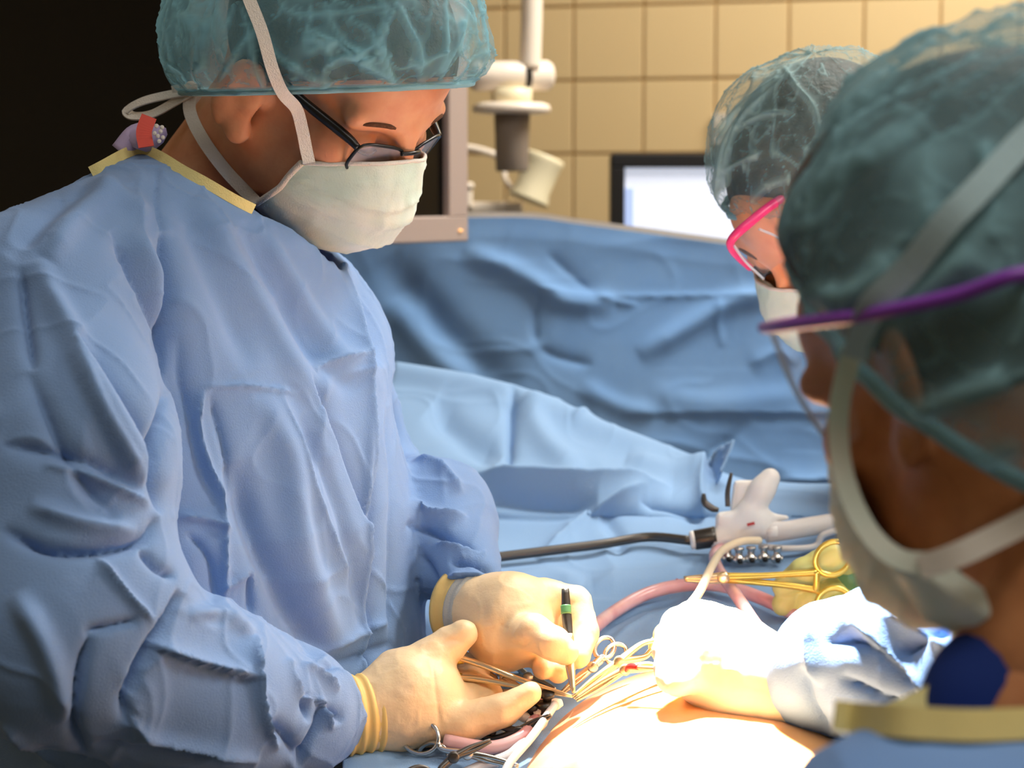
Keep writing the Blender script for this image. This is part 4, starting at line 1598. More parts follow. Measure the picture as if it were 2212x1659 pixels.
capG, _ = build_cap('bouffant_cap', HG.w((0.013, 0, 0.010)) + CU * 0.013, HG.F * 0.54 + HG.U * 0.84, HG.U * 0.54 - HG.F * 0.84, (0.134, 0.118, 0.155), 'cap_veil_teal', 'cap_hem', FGP,
                    gath=0.006, seed=33, folds=CG, crease=1.0, fs=0.75, hem_ratio=0.86)
bg = bvh_of(capG)
mkG, _, _ = build_mask(HG, 'mask', FGP, seed=9, front=0.128)
# upper tie over the cap, side edge and lower tie
pts, nn = snap_line(bg, [(1905, 650), (1985, 585), (2060, 500), (2140, 410), (2240, 310), (2330, 215), (2400, 130)], 0.007, 0.86)
ribbon('mask_tie', [P(1850, 770, 0.885), P(1868, 705, 0.872)] + pts, 0.0115, 'tie_blue', mkG, 0.0015)
ribbon('mask_edge', PL([(1866, 700, 0.876), (1832, 790, 0.89), (1812, 890, 0.90), (1816, 990, 0.905), (1840, 1080, 0.90), (1885, 1160, 0.89), (1945, 1208, 0.88), (2020, 1216, 0.87)]), 0.0088, 'mask', mkG, 0.0015)
ribbon('mask_tie', PL([(1990, 1226, 0.872), (2070, 1198, 0.862), (2150, 1160, 0.86), (2260, 1105, 0.86)]), 0.0105, 'tie', mkG, 0.0015)


def chin_panel(u, v):
    # lower panel of the mask hanging under the jaw
    tx = np.interp(u, [0, 0.3, 0.65, 1], [1925, 2050, 2130, 2300])
    ty = np.interp(u, [0, 0.3, 0.65, 1], [1205, 1222, 1275, 1400])
    bx = np.interp(u, [0, 0.3, 0.65, 1], [1932, 2005, 2110, 2310])
    by = np.interp(u, [0, 0.3, 0.65, 1], [1240, 1338, 1392, 1420])
    return tx + (bx - tx) * v, ty + (by - ty) * v, 0.885 - 0.012 * np.sin(v * 3.1) + 0.02 * v - 0.01 * u


sheet('mask_panel', chin_panel, 40, 24, 'mask', mkG, thick=0.002, noise=lambda V, px, py: 0.002 * ridged(V * 40, 2, 4, 5))
# purple eye shield
pr = [hit(bg, x, y, 0.005, 0.86)[0] for (x, y) in ((2212, 604), (2080, 632), (1945, 662), (1870, 678))] + PL([(1800, 690, 0.885), (1700, 703, 0.92), (1655, 709, 0.945), (1650, 706, 0.96), (1690, 694, 1.02), (1760, 680, 1.05)])
pr = [pr[0] + CU * 0.04 + CW * 0.02] + pr
shG = tube('eye_shield', pr, [0.003, 0.0032, 0.0032, 0.0030, 0.0030, 0.0032, 0.0030, 0.0026, 0.0022, 0.002, 0.002], 'purple_frame', FGP, n=10)
film('clear_film', [[(1800, 690, 0.895), (1700, 703, 0.925), (1652, 709, 0.95), (1690, 694, 1.02)], [(1830, 820, 0.91), (1760, 840, 0.94), (1722, 850, 0.965), (1760, 840, 1.02)],
                    [(1860, 940, 0.925), (1825, 970, 0.955), (1810, 985, 0.98), (1830, 970, 1.02)]], 'visor_film', shG)
tube('film_edge', PL([(1660, 700, 0.95), (1722, 850, 0.965), (1810, 985, 0.98)]), 0.0016, 'visor_edge', shG, n=6)

fgE, fgW = P(2330, 1500, 1.20), P(1745, 1492, 1.365)


def gownG(X):
    base = neckG + np.array([0.02, -0.02, -0.12])
    d = cap_sdf(X, base, pelG, 0.105, 0.165)
    d = smin(d, cap_sdf(X, pelG, pelG + (0, 0, -0.6), 0.165, 0.20), 0.05)
    d = smin(d, cap_sdf(X, base, lshG, 0.085, 0.072), 0.04)
    d = smin(d, cap_sdf(X, base, rshG, 0.085, 0.075), 0.04)
    la = cap_sdf(X, lshG, P(2100, 3100, 0.80), 0.072, 0.065)
    d = smin(d, la, 0.02)
    a = cap_sdf(X, rshG, P(2720, 1900, 1.12), 0.078, 0.062)
    a = smin(a, cap_sdf(X, P(2720, 1900, 1.12), fgE, 0.062, 0.054), 0.02)
    a = smin(a, cap_sdf(X, fgE, P(1950, 1440, 1.30), 0.054, 0.050), 0.02)
    a = smin(a, cap_sdf(X, P(1950, 1440, 1.30), P(1800, 1450, 1.345), 0.050, 0.042), 0.02)
    a = smin(a, cap_sdf(X, P(1800, 1450, 1.345), fgW, 0.042, 0.034), 0.015)
    d = smin(d, a, 0.015)
    e = cap_sdf(X, P(2180, 1380, 0.93), P(2330, 1340, 0.93), 0.075, 0.08)
    h = (X[0] - OGA[0]) * OGN[0] + (X[1] - OGA[1]) * OGN[1] + (X[2] - OGA[2]) * OGN[2]
    d = smax(d, -np.maximum(e, -h), 0.004)
    d = smax(d, -cap_sdf(X, P(2160, 1460, 0.93), P(2330, 1440, 0.93), 0.045, 0.05), 0.006)
    return d


OGA, OGB, OGC = P(1820, 1530, 0.86), P(2212, 1560, 0.80), P(2212, 1400, 1.02)
OGN = nrm(np.cross(OGB - OGA, OGC - OGA))
OGN = OGN if OGN[2] > 0 else -OGN
GG = [([(1735, 1440), (1750, 1520), (1790, 1590)], 12, -0.008, 'c'),
      ([(1780, 1350), (1760, 1400), (1770, 1480)], 12, 0.008, 'c'),
      ([(1780, 1390), (1850, 1380), (1920, 1420), (1990, 1500)], 18, -0.012, 'c'),
      ([(1840, 1340), (1900, 1400), (1960, 1450), (2010, 1510)], 14, 0.010, 'c'),
      ([(1810, 1460), (1870, 1490), (1960, 1530)], 12, -0.008, 'c'),
      ([(1930, 1420), (1980, 1390), (2060, 1360)], 14, -0.010, 'c'),
      ([(1900, 1330), (1990, 1370), (2080, 1420)], 14, 0.008, 'c')]
gownGo = sdf_mesh('gown', gownG, np.array([-0.02, 0.45, 0.22]), np.array([0.76, 1.48, 1.55]), 0.0075, 'gown_assistant', FGP, smooth=2, folds=GG,
                  fine=(1640, 1250, 2300, 1720), noise=lambda V: 0.003 * fbm(V * 12, 2, 15) + 0.004 * ridged(V * 10, 2, 16, 6))
bgg = bvh_of(gownGo)
pts = []
for x, y in ((1800, 1544), (1850, 1550), (1930, 1557), (2020, 1563), (2120, 1566), (2260, 1560), (2400, 1548), (2540, 1530)):
    p = hit(bgg, x, y + 22, 0.0, 0.86)[0]
    dd = float((p - CAM) @ CW)
    pts.append(P(x, y, (dd if dd < 0.95 else 0.87) - 0.006))
ribbon('neck_binding', pts, 0.0125, 'binding', gownGo, 0.002)
dd = float((pts[1] - CAM) @ CW)
ribbon('neck_binding', PL([(1850, 1552, dd + 0.008), (1925, 1538, dd + 0.01), (2000, 1505, dd + 0.015), (2100, 1455, dd + 0.02), (2260, 1370, dd + 0.025)]), 0.008, 'binding', gownGo, 0.002)
tube('scrub_collar', PL([(2010, 1580, 0.885), (2090, 1530, 0.885), (2180, 1490, 0.89), (2300, 1460, 0.89)]), [0.012, 0.026, 0.032, 0.034], 'navy_deep', FGP, n=16)
# brightly lit white glove
palm = [(P(1735, 1500, 1.362), P(1640, 1475, 1.375), 0.031, 0.031), (P(1640, 1475, 1.375), P(1560, 1425, 1.39), 0.032, 0.034), (P(1560, 1425, 1.39), P(1515, 1375, 1.40), 0.032, 0.022),
        (P(1600, 1470, 1.38), P(1530, 1430, 1.385), 0.028, 0.022)]
fing = [([P(1560, 1365, 1.40), P(1500, 1336, 1.405), P(1462, 1350, 1.40), P(1442, 1378, 1.392)], [0.0165, 0.0125, 0.011, 0.0088]),
        ([P(1520, 1385, 1.395), P(1462, 1385, 1.395), P(1444, 1408, 1.385), P(1462, 1422, 1.375)], [0.0145, 0.0118, 0.0105, 0.0088]),
        ([P(1525, 1415, 1.385), P(1465, 1418, 1.385), P(1446, 1440, 1.375), P(1466, 1450, 1.366)], [0.0145, 0.0115, 0.0102, 0.0085]),
        ([P(1535, 1440, 1.378), P(1478, 1445, 1.375), P(1450, 1464, 1.368), P(1462, 1478, 1.36)], [0.0145, 0.0112, 0.010, 0.0085]),
        ([P(1550, 1455, 1.372), P(1500, 1462, 1.366), P(1474, 1474, 1.36)], [0.014, 0.0105, 0.009])]
build_glove('glove', palm, fing, 'glove_white', FGP, res=0.0018)
tube('cuff_stripe', PL([(1656, 1510, 1.345), (1660, 1545, 1.345), (1676, 1572, 1.348)]), 0.0016, 'green_print', FGP, n=6)

# ================================================================== patient, table and drapes
def table_d(y):
    return 0.68 / ((y - 390.0) / FPX + 0.2)


# operating table under everything
ot = thing('operating_table', 'operating table under the patient, hidden beneath blue drapes', 'table', (0.15, 1.45, 0))
bm_obj('table_top', box_bm((0.34, 1.30, 0.05), 0.01, 2, Matrix.Translation((0.19, 1.62, 0.915))), 'mattress', ot)
bm_obj('mattress', box_bm((0.33, 1.28, 0.05), 0.02, 3, Matrix.Translation((0.19, 1.62, 0.955))), 'mattress', ot)
bm_obj('column', box_bm((0.22, 0.30, 0.85), 0.02, 2, Matrix.Translation((0.14, 1.70, 0.495))), 'steel', ot)
bm_obj('base', box_bm((0.30, 0.8, 0.08), 0.02, 2, Matrix.Translation((0.14, 1.70, 0.04))), 'steel', ot)

PAT = thing('person', 'patient\'s orange-prepped bare skin, brightly lit at the bottom of the picture', 'person', (0.17, 1.3, 1.04))


def pat(X):
    d = ell_sdf(X, np.array([0.150, 1.36, 1.068]), (0.180, 0.37, 0.138))
    d = smin(d, ell_sdf(X, np.array([0.16, 1.80, 1.06]), (0.15, 0.40, 0.08)), 0.06)
    return d


pbody = sdf_mesh('body', pat, np.array([-0.08, 0.78, 0.95]), np.array([0.42, 2.3, 1.32]), 0.006, 'skin_prepped', PAT, smooth=3)


# large drape: from its raised edge down over the patient to the near side
def edge_y(px):
    return np.interp(px, [300, 600, 855, 960, 1105, 1200, 1330, 1440, 1530, 1620, 1800, 2100, 2600], [760, 776, 797, 812, 840, 876, 936, 986, 1010, 1035, 1046, 1050, 1060])


def drape_uv(u, v):
    px = 740 + u * 1350
    ye = edge_y(px)
    yk = 1120.0
    v1 = 0.34
    a = np.clip(v / v1, 0, 1)
    b = np.clip((v - v1) / (1 - v1), 0, 1)
    py = np.where(v < v1, ye + (yk - ye) * a, yk + (2050 - yk) * b ** 1.2)
    dk = table_d(yk)
    top = dk + np.interp(px, [420, 855, 1105, 1530, 2400], [0.26, 0.24, 0.20, 0.13, 0.10])
    d = np.where(v < v1, top + (dk - top) * np.sin(a * math.pi / 2) ** 1.1, table_d(py))
    return px, py, d


DR = [([(860, 815), (1105, 858), (1330, 952), (1500, 1020)], 22, 0.012, 'r', 'full'),
      ([(1106, 850), (1106, 930), (1100, 1010)], 9, -0.014, 'c'),
      ([(1130, 870), (1180, 960), (1250, 1030)], 26, 0.010, 'r'),
      ([(930, 880), (1000, 940), (1080, 990)], 30, -0.012, 'r'),
      ([(1000, 1030), (1130, 1034), (1280, 1050), (1450, 1062)], 18, 0.018, 'c'),
      ([(1020, 1060), (1150, 1085), (1290, 1095)], 24, -0.012, 'r'),
      ([(1230, 920), (1260, 905), (1300, 900)], 8, 0.006, 'c'),
      ([(1160, 1205), (1230, 1150), (1300, 1100), (1400, 1065)], 12, 0.010, 'c'),
      ([(1300, 1120), (1330, 1160), (1340, 1200)], 16, -0.006, 'r'),
      ([(1520, 1010), (1510, 1060), (1520, 1120)], 14, 0.014, 'c'),
      ([(1350, 1000), (1440, 1030), (1530, 1040)], 16, 0.010, 'r'),
      ([(1380, 1090), (1450, 1100), (1520, 1130)], 14, -0.010, 'c'),
      ([(1280, 1260), (1400, 1250), (1500, 1230)], 24, 0.005, 'r'),
      ([(1300, 1350), (1380, 1310), (1480, 1290)], 14, -0.007, 'c'),
      ([(1320, 1390), (1400, 1340), (1480, 1320)], 12, 0.007, 'c'),
      ([(1090, 1260), (1180, 1240), (1260, 1260)], 18, 0.005, 'r'),
      ([(900, 1480), (1000, 1520), (1100, 1560)], 18, 0.006, 'r'),
      ([(820, 1640), (950, 1600), (1050, 1610)], 16, -0.006, 'c')]
dr = sheet('patient_drape', drape_uv, 330, 300, 'drape', None, folds=DR,
           noise=lambda V, px, py: 0.004 * fbm(V * 7, 2, 31) + 0.0035 * ridged(V * 8 + 0.4 * fbm(V * 6, 2, 3)[:, None], 2, 37, 7))
tag(dr, 'light blue drape spread over the patient, crossed by tubing and the white device', 'drape')


# ether screen: the upright sheet behind
def screen_uv(u, v):
    px = 480 + u * 2100
    yt = np.interp(px, [400, 1003, 1150, 1330, 1570, 1850, 2600], [455, 461, 462, 486, 519, 560, 640])
    py = np.where(v < 0.85, yt + (1260 - yt) * v / 0.85, 1260 + (v - 0.85) / 0.15 * 1300)
    d = 2.44 + 0.035 * np.sin(px / 260.0) * v - 0.04 * v
    return px, py, d


SR = [([(1000, 540), (1140, 600), (1220, 650), (1330, 655)], 22, 0.016, 'r'),
      ([(1180, 545), (1230, 590), (1290, 640)], 16, -0.008, 'c'),
      ([(1290, 640), (1330, 652), (1380, 660)], 6, 0.006, 'c'),
      ([(1000, 605), (1160, 622), (1300, 640), (1700, 635), (1900, 632)], 5, 0.005, 'c'),
      ([(1165, 640), (1155, 690), (1158, 745)], 9, -0.010, 'c'),
      ([(1160, 745), (1200, 770), (1280, 790)], 12, -0.008, 'c'),
      ([(1380, 770), (1480, 710), (1590, 650), (1690, 640)], 22, 0.014, 'r'),
      ([(1555, 640), (1550, 690), (1560, 750)], 5, 0.006, 'c'),
      ([(830, 560), (900, 650), (1000, 760), (1120, 850)], 40, -0.016, 'r'),
      ([(850, 640), (920, 740), (1020, 830)], 34, 0.014, 'r'),
      ([(1340, 897), (1500, 893), (1700, 893), (1900, 895)], 16, 0.007, 's'),
      ([(1250, 830), (1340, 880), (1420, 893)], 20, 0.008, 'r'),
      ([(1330, 960), (1450, 1010), (1560, 960), (1620, 910)], 18, -0.010, 'c'),
      ([(1620, 790), (1680, 760), (1720, 790)], 16, 0.008, 'c'),
      ([(1400, 850), (1550, 870), (1750, 850)], 26, 0.006, 'r'),
      ([(1680, 1040), (1760, 1038), (1860, 1035)], 10, 0.016, 's')]
SR = [(f[0], f[1], f[2] * 0.55, *f[3:]) for f in SR]
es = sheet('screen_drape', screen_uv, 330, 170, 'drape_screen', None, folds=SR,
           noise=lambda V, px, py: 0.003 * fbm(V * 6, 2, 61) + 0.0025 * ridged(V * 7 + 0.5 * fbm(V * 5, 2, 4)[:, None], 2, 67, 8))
tag(es, 'upright blue drape stretched across the back of the table below the monitors', 'drape')
# pale tape along its top edge
tp = PL([(x, np.interp(x, [1003, 1150, 1330, 1570, 1850], [461, 462, 486, 519, 560]) + 3, 2.425) for x in (560, 760, 1003, 1150, 1240, 1330, 1450, 1570, 1700, 1850)])
ribbon('edge_tape', tp, 0.006, 'tie', es, 0.0015)
fs_ = thing('drape_stand', 'steel screen frame holding up the blue back drape', 'stand', P(1300, 1300, 2.48))
tube('crossbar', PL([(500, 470, 2.475), (1003, 470, 2.475), (1150, 472, 2.475), (1330, 496, 2.475), (1570, 530, 2.475), (2500, 650, 2.475)]), 0.006, 'steel', fs_, n=10)
tube('post', [P(520, 470, 2.475), np.array([P(520, 470, 2.475)[0], P(520, 470, 2.475)[1], 0.01])], 0.008, 'steel', fs_, n=10)
tube('post', [P(2480, 640, 2.475), np.array([P(2480, 640, 2.475)[0], P(2480, 640, 2.475)[1], 0.01])], 0.008, 'steel', fs_, n=10)
# folded corner of cloth standing up behind the device
def corner_uv(u, v):
    px = 1508 + u * 78 - v * 26
    py = 1008 - 58 * u + v * np.interp(u, [0, 0.4, 1], [150, 130, 70])
    return px, py, 1.985 + 0.05 * np.sin(u * 4.2) - 0.03 * v


cn = sheet('drape_corner', corner_uv, 30, 24, 'drape', dr, noise=lambda V, px, py: 0.004 * ridged(V * 25, 2, 7, 4))

# ================================================================== instruments
def dplane(x, y, up=0.0):
    """point just above the drape at photo pixel x, y"""
    p, n = hit(bdr, x, y, 0.0, table_d(y))
    return p + np.array([0, -0.25, 1.0]) * up


bpy.context.view_layer.update()
bdr = bvh_of(dr)

# ------------------------------------------------------------------ white pistol-grip surgical device
dv = thing('surgical_device', 'white pistol-grip surgical handpiece with a long dark shaft lying on the drape', 'instrument', dplane(1600, 1190))
D = 1.785
SC = D / FPX


def sdf_part(name, f, pts, pad, res, m, parent, sm=2):
    pts = np.array(pts)
    V, Q = surfnet(f, pts.min(0) - pad, pts.max(0) + pad, res)
    V = lap_smooth(V, Q, sm, 0.4)
    return mesh_obj(name, V, Q, m, parent)


b0, b1, b2, b3 = P(1545, 1165, D), P(1640, 1140, D), P(1585, 1118, D), P(1655, 1105, D)
g0, g1 = P(1618, 1095, D), P(1664, 1032, D)


def devf(X):
    d = cap_sdf(X, b0, b1, 22 * SC, 27 * SC)
    d = smin(d, cap_sdf(X, P(1560, 1120, D), P(1640, 1120, D), 15 * SC, 22 * SC), 0.01)
    d = smin(d, cap_sdf(X, g0, P(1645, 1060, D), 20 * SC, 22 * SC), 0.012)
    d = smin(d, cap_sdf(X, P(1645, 1060, D), g1, 22 * SC, 21 * SC), 0.012)
    d = smin(d, cap_sdf(X, P(1640, 1118, D), P(1700, 1118, D), 14 * SC, 5 * SC), 0.006)
    return d


sdf_part('body', devf, [b0, b1, g0, g1, P(1700, 1118, D)], 0.03, 0.0014, 'device_white', dv)
bm_obj('lever_guard', box_bm((50 * SC, 0.012, 70 * SC), 0.004, 2, frame_mtx(P(1606, 1072, D + 0.01), CU, np.array([0, 1, 0]), nrm(np.array([0.12, 0, 1])))), 'device_white', dv)
tube('trigger', PL([(1572, 1094, D - .004), (1572, 1060, D - .004), (1580, 1022, D - .002)]), [0.0022, 0.0022, 0.0014], 'steel_dark', dv, n=8)
tube('trigger_hook', PL([(1520, 1066, D), (1522, 1085, D), (1538, 1098, D), (1552, 1102, D)]), [0.0015, 0.003, 0.003, 0.002], 'steel_dark', dv, n=8)
multi('collar', [lathe_geo(P(1492, 1168, D), P(1545, 1160, D) - P(1492, 1168, D), [(0, 16 * SC), (0.004, 22 * SC), (0.018, 23 * SC), (0.0215, 24 * SC)], n=12)], 'steel_dark', dv)
multi('collar_ring', [lathe_geo(P(1490, 1168, D), P(1545, 1160, D) - P(1490, 1168, D), [(0, 14 * SC), (0.001, 20 * SC), (0.004, 21 * SC)], n=20)], 'device_white', dv)
tube('shaft', [P(1495, 1168, D), dplane(1400, 1179, .008), dplane(1300, 1192, .007), dplane(1180, 1207, .007), dplane(1060, 1222, .007)], 0.0042, 'steel_dark', dv, n=12)
ribbon('red_mark', PL([(1614, 1134, D - .0125), (1630, 1130, D - .0135)]), 0.0024, 'red_print', dv, 0.0006)
cab = tube('device_cable', PL([(1655, 1148, D), (1700, 1146, D), (1760, 1136, D + .01), (1850, 1124, D + .03), (2000, 1120, D + .06)]), [0.010, 0.0085, 0.0085, 0.0085, 0.0085], 'device_cable', dv, n=16)
tube('thin_cable', PL([(1640, 1180, D), (1700, 1185, D - .01), (1760, 1180, D), (1780, 1155, D), (1840, 1138, D)]), 0.0028, 'device_cable', dv, n=10)
multi('cable_plug', [lathe_geo(P(1652, 1149, D - .002), P(1700, 1146, D) - P(1652, 1149, D), [(0, 20 * SC), (0.01, 20 * SC), (0.012, 15 * SC)], n=20)], 'device_white', dv)

# row of little metal connectors
spots = [(1572, 1204), (1596, 1208), (1622, 1206), (1650, 1204), (1678, 1206)]
lab = ['leftmost steel connector in the row beneath the white handpiece', 'second steel connector from the left beneath the white handpiece', 'middle steel connector in the row beneath the white handpiece',
       'fourth steel connector from the left beneath the white handpiece', 'rightmost steel connector in the row beneath the white handpiece']
for (x, y), lb in zip(spots, lab):
    c = thing('steel_connector', lb, 'connector', dplane(x, y + 12), 'steel connectors under the handpiece')
    d_ = float((dplane(x, y + 12) - CAM) @ CW) - 0.006
    multi('barrel', [lathe_geo(P(x, y + 10, d_), (0, 0, 1), [(0, 0.0035), (0.003, 0.0048), (0.006, 0.0048), (0.007, 0.003), (0.011, 0.003), (0.012, 0.0042), (0.014, 0.0042)], n=14)], 'steel', c)
    tube('cross_pin', [P(x - 13, y + 2, d_ - .002), P(x + 13, y + 1, d_ - .002)], 0.0022, 'steel', c, n=8)
    multi('dark_port', [lathe_geo(P(x + 2, y + 4, d_ - .004), (0, -1, 0.1), [(0, 0.0024), (0.002, 0.0024)], n=10)], 'black_plastic', c)


def ring_geo(c, e1, e2, r1, r2, rt, n=8):
    return tube_geo([c + e1 * r1 * math.cos(a) + e2 * r2 * math.sin(a) for a in np.linspace(0, 2 * math.pi, 28, endpoint=False)], rt, n=n, per=1, closed=True, spline=False)


# gold-handled needle holder in the green hand
nh = thing('needle_holder', 'gold ring-handled needle holder gripped by the green glove', 'instrument', P(1640, 1260, 1.63))
tube('jaw', PL([(1478, 1249, 1.60), (1520, 1248, 1.605), (1565, 1245, 1.61)]), [0.0016, 0.0028, 0.0036], 'steel_warm', nh, n=8)
tube('jaw', PL([(1480, 1253, 1.602), (1520, 1254, 1.607), (1565, 1252, 1.612)]), [0.0014, 0.0026, 0.0034], 'steel_warm', nh, n=8)
multi('hinge', [lathe_geo(P(1562, 1248, 1.606), CW * -1, [(0, 0.0048), (0.003, 0.0048), (0.004, 0.003)], n=16)], 'steel_warm', nh)
tube('shank', PL([(1562, 1246, 1.61), (1640, 1244, 1.616), (1710, 1240, 1.62), (1766, 1236, 1.622)]), [0.0034, 0.0026, 0.0026, 0.003], 'gold', nh, n=8)
tube('shank', PL([(1562, 1250, 1.612), (1640, 1258, 1.618), (1710, 1266, 1.622), (1770, 1276, 1.624)]), [0.0034, 0.0026, 0.0026, 0.003], 'gold', nh, n=8)
e1, e2 = nrm(P(1840, 1190, 1.62) - P(1770, 1218, 1.62)), nrm(P(1815, 1235, 1.62) - P(1795, 1172, 1.62))
multi('finger_ring', [ring_geo(P(1800, 1206, 1.622), e1, e2, 0.0145, 0.0125, 0.0024)], 'gold', nh)
multi('finger_ring', [ring_geo(P(1803, 1303, 1.624), CU, nrm(CV), 0.0135, 0.0118, 0.0024)], 'gold', nh)
tube('ratchet', PL([(1764, 1236, 1.62), (1764, 1256, 1.62), (1762, 1274, 1.622)]), 0.0026, 'gold', nh, n=8)

# ------------------------------------------------------------------ tubing
t1 = tube('tube', [dplane(1235, 1470, .02), dplane(1275, 1400, .014), dplane(1330, 1342, .009), dplane(1400, 1304, .009), dplane(1480, 1286, .009), dplane(1560, 1288, .009), dplane(1660, 1322, .009), dplane(1760, 1378, .009), P(1900, 1450, 1.5)], 0.0054, 'tube_pink', None, n=14, per=10)
tag(t1, 'pink suction tube arching across the drape between the two lit hands', 'tube')
t2 = tube('tube', [P(1735, 1432, 1.47), P(1690, 1405, 1.49), P(1640, 1358, 1.53), P(1600, 1300, 1.585), P(1565, 1250, 1.655), P(1548, 1222, 1.70), P(1545, 1195, 1.75), P(1570, 1178, 1.80)], 0.0048, 'tube_pink', None, n=14, per=10)
tag(t2, 'pink tube running up behind the brightly lit white glove to the handpiece', 'tube')
t3 = tube('tube', [P(1432, 1385, 1.44), P(1470, 1330, 1.47), P(1510, 1280, 1.54), P(1535, 1228, 1.62), P(1560, 1190, 1.69), P(1600, 1170, 1.72), P(1640, 1168, 1.74)], 0.0034, 'tube_cream', None, n=12, per=10)
tag(t3, 'thin cream tube looping from the white glove up past the gold needle holder', 'tube')
for (x, y) in ((1462, 1281), (1418, 1296), (1570, 1302), (1655, 1318), (1395, 1301)):
    b_ = multi('blood_speck', [ellipsoid_geo(dplane(x, y + 3, 0.0128), (CU, CW, CV), (0.0014, 0.001, 0.001), 8, 6)], 'blood', t1)
for (k_, off) in enumerate(((0, 0), (14, 8))):
    t4 = tube('tube', [dplane(1690 + off[0], 1330 + off[1], .006), dplane(1740 + off[0], 1362 + off[1], .006), dplane(1800 + off[0], 1400 + off[1], .006)], 0.0034, 'tube_clear', None, n=10)
    tag(t4, ['upper grey tube at the edge of the lit sleeve', 'lower grey tube at the edge of the lit sleeve'][k_], 'tube')


# ------------------------------------------------------------------ clamps and forceps
def clamp(label, tip, hinge, r1, r2, d0, d1, m='steel', ring=0.011, rt=0.0018, shank=0.0021):
    """ring-handled clamp from photo points: tip, hinge, the centres of two rings"""
    th = P(hinge[0], hinge[1], d0 * 0.65 + d1 * 0.35)
    o = thing('clamp', label, 'instrument', th)
    tp_ = P(tip[0], tip[1], d0)
    side = nrm(np.cross(th - tp_, CW))
    for s, rc in ((1, r1), (-1, r2)):
        R_ = P(rc[0], rc[1], d1)
        dirn = nrm(R_ - th)
        tube('jaw', [tp_ + side * s * 0.0007, (tp_ + th) / 2 + side * s * 0.0014, th], [0.0010, 0.0018, 0.0030], m, o, n=8)
        mid = (th + R_) / 2 + side * s * 0.003
        tube('shank', [th, mid, R_ - dirn * ring], [0.0030, shank, shank], m, o, n=8)
        e1_ = dirn
        e2_ = nrm(np.cross(dirn, nrm(CAM - R_)))
        multi('finger_ring', [ring_geo(R_, e1_, e2_, ring, ring * 0.78, rt)], m, o)
    multi('hinge', [lathe_geo(th - nrm(th - CAM) * 0.002, CW * -1, [(0, 0.004), (0.003, 0.004), (0.0035, 0.003)], n=14)], m, o)
    return o


# forceps held by the surgeon's near hand, tips at the wound
fo = thing('forceps', 'gold-tinted forceps held in the surgeon\'s near hand, tips meeting at the wound', 'instrument', P(1100, 1480, 1.46))
tube('prong', PL([(965, 1412, 1.478), (1040, 1436, 1.47), (1130, 1470, 1.455), (1236, 1503, 1.44)]), [0.003, 0.0034, 0.0026, 0.0012], 'steel_warm', fo, n=8, flat=0.7)
tube('prong', PL([(965, 1462, 1.474), (1040, 1468, 1.468), (1130, 1485, 1.455), (1236, 1505, 1.44)]), [0.003, 0.0034, 0.0026, 0.0012], 'steel_warm', fo, n=8, flat=0.7)
tube('heel', PL([(1000, 1424, 1.476), (955, 1430, 1.482), (950, 1450, 1.482), (995, 1464, 1.475)]), 0.0034, 'gold', fo, n=8)
# scalpel-like holder upright in the far hand
hk = thing('needle_driver', 'slim steel needle driver held upright in the surgeon\'s far hand', 'instrument', P(1240, 1490, 1.45))
tube('handle', PL([(1221, 1272, 1.472), (1224, 1330, 1.468), (1229, 1375, 1.462)]), [0.0028, 0.0038, 0.003], 'steel_dark', hk, n=10)
tube('green_grip', PL([(1222, 1308, 1.4685), (1223, 1326, 1.4665)]), 0.0039, 'glove_green', hk, n=10)
tube('shaft', PL([(1228, 1370, 1.462), (1234, 1430, 1.455), (1239, 1496, 1.442)]), [0.0036, 0.0028, 0.0012], 'steel_warm', hk, n=10)
tube('second_shaft', PL([(1222, 1376, 1.465), (1226, 1430, 1.458), (1236, 1490, 1.444)]), [0.003, 0.0022, 0.0012], 'steel', hk, n=10)
# clamps meeting the field
clamp('steel clamp lying between the wound and the lit white glove', (1238, 1506), (1338, 1428), (1440, 1372), (1428, 1398), 1.43, 1.47, 'steel_warm', 0.010)
clamp('dark-ringed steel clamp just above the wound, its loop open', (1210, 1500), (1280, 1440), (1330, 1412), (1306, 1400), 1.49, 1.50, 'steel', 0.0085)
clamp('lowest of the steel clamps pointing to the wound from the lit glove', (1244, 1512), (1350, 1446), (1450, 1440), (1452, 1425), 1.425, 1.44, 'steel_warm', 0.009)
hook = thing('retractor', 'thin red-tipped retractor held under the lit white glove\'s fingers', 'instrument', P(1400, 1445, 1.40))
tube('rod', PL([(1440, 1445, 1.385), (1400, 1443, 1.40), (1362, 1440, 1.415)]), 0.0014, 'steel_warm', hook, n=8)
tube('tip', PL([(1378, 1441, 1.408), (1360, 1440, 1.416), (1352, 1450, 1.42)]), [0.002, 0.0024, 0.001], 'blood', hook, n=8)
w_ = multi('wound', [ellipsoid_geo(hit(bvh_of(pbody), 1236, 1512, 0, 1.43)[0], (CU, CW, CV), (0.006, 0.005, 0.004), 14, 10)], 'blood', PAT)
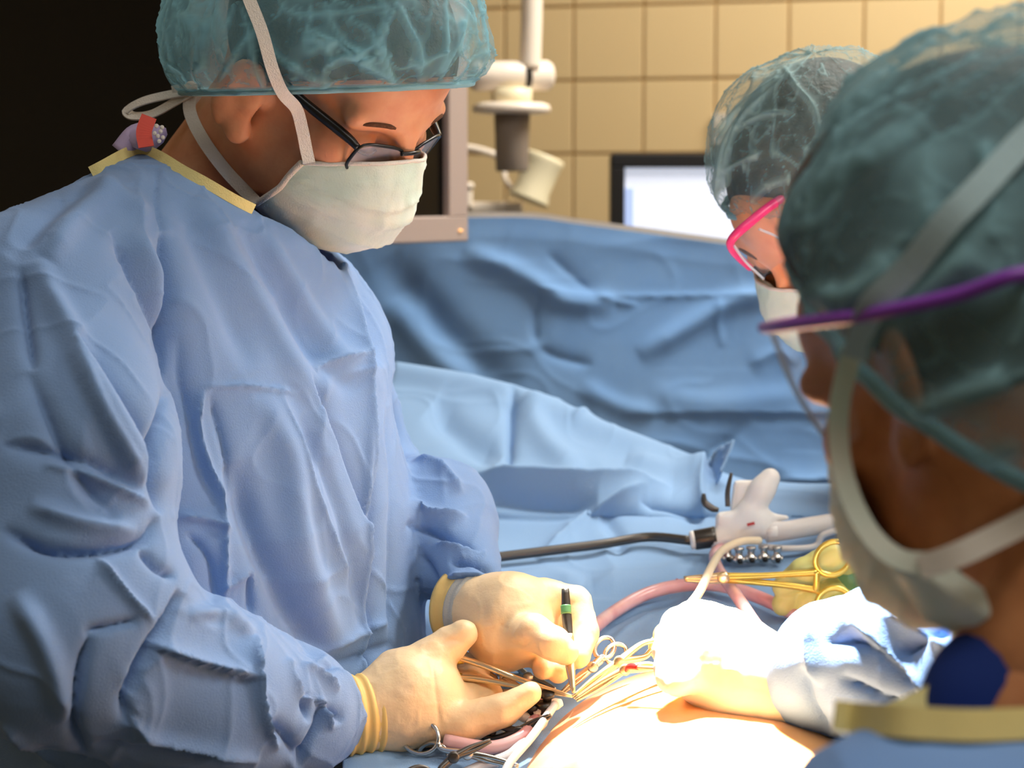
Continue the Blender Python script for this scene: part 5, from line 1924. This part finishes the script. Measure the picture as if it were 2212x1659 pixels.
# instruments laid on the drape near the surgeon's near hand
clamp('steel clamp below the near glove, its ring poking out under the palm', (1120, 1655), (1010, 1628), (908, 1592), (935, 1640), 1.40, 1.43, 'steel', 0.0145, 0.0016)
clamp('steel clamp lying under the near glove\'s outstretched finger', (1190, 1545), (1120, 1580), (1010, 1592), (1040, 1575), 1.43, 1.45, 'steel_dark', 0.010)
clamp('bright steel clamp lying across the tubing below the forceps', (1190, 1512), (1130, 1492), (1050, 1478), (1060, 1462), 1.47, 1.50, 'steel', 0.010)
clamp('topmost steel clamp beneath the far glove', (1200, 1490), (1140, 1462), (1060, 1440), (1075, 1425), 1.52, 1.55, 'steel', 0.010)
clamp('lowest steel clamp at the bottom edge of the picture', (1060, 1600), (980, 1635), (900, 1690), (930, 1705), 1.40, 1.38, 'steel_dark', 0.012)
for k_, (pts_, r_, lb) in enumerate((
        ([(1180, 1500, 1.46), (1160, 1545, 1.45), (1130, 1590, 1.43), (1060, 1615, 1.425), (960, 1600, 1.43)], 0.0048, 'pinkish tube curling below the near glove\'s outstretched finger'),
        ([(1150, 1560, 1.44), (1110, 1625, 1.42), (1040, 1655, 1.41), (960, 1690, 1.40)], 0.004, 'pale grey tube curving off the bottom edge beside the lit skin'),
        ([(1200, 1520, 1.445), (1150, 1590, 1.42), (1100, 1650, 1.40), (1080, 1700, 1.39)], 0.003, 'thin clear tube following the left edge of the lit skin'))):
    tt = tube('tube', PL(pts_), r_, ['tube_pink', 'tube_clear', 'tube_clear'][k_], None, n=12, per=8)
    tag(tt, lb, 'tube')
for k_, (x, y, L_, a_) in enumerate(((1150, 1535, 0.022, 0.2), (1165, 1575, 0.018, 1.2), (1120, 1545, 0.02, -0.3))):
    c = thing('valve', ['white plastic valve beside the outstretched glove finger', 'white plastic valve lowest beside the lit skin', 'white plastic valve tucked under the outstretched glove finger'][k_], 'valve', P(x, y, 1.445))
    ax_ = np.array([math.cos(a_), 0.3, math.sin(a_)])
    multi('barrel', [lathe_geo(P(x, y, 1.445), ax_, [(0, 0.0028), (0.004, 0.0042), (L_ - .004, 0.0042), (L_, 0.0025)], n=14)], 'device_white', c)
    multi('stopcock', [lathe_geo(P(x, y, 1.445) + nrm(ax_) * L_ * 0.5, (0, -0.3, 1), [(0, 0.003), (0.008, 0.003), (0.008, 0.005), (0.011, 0.005)], n=12)], 'black_plastic', c)
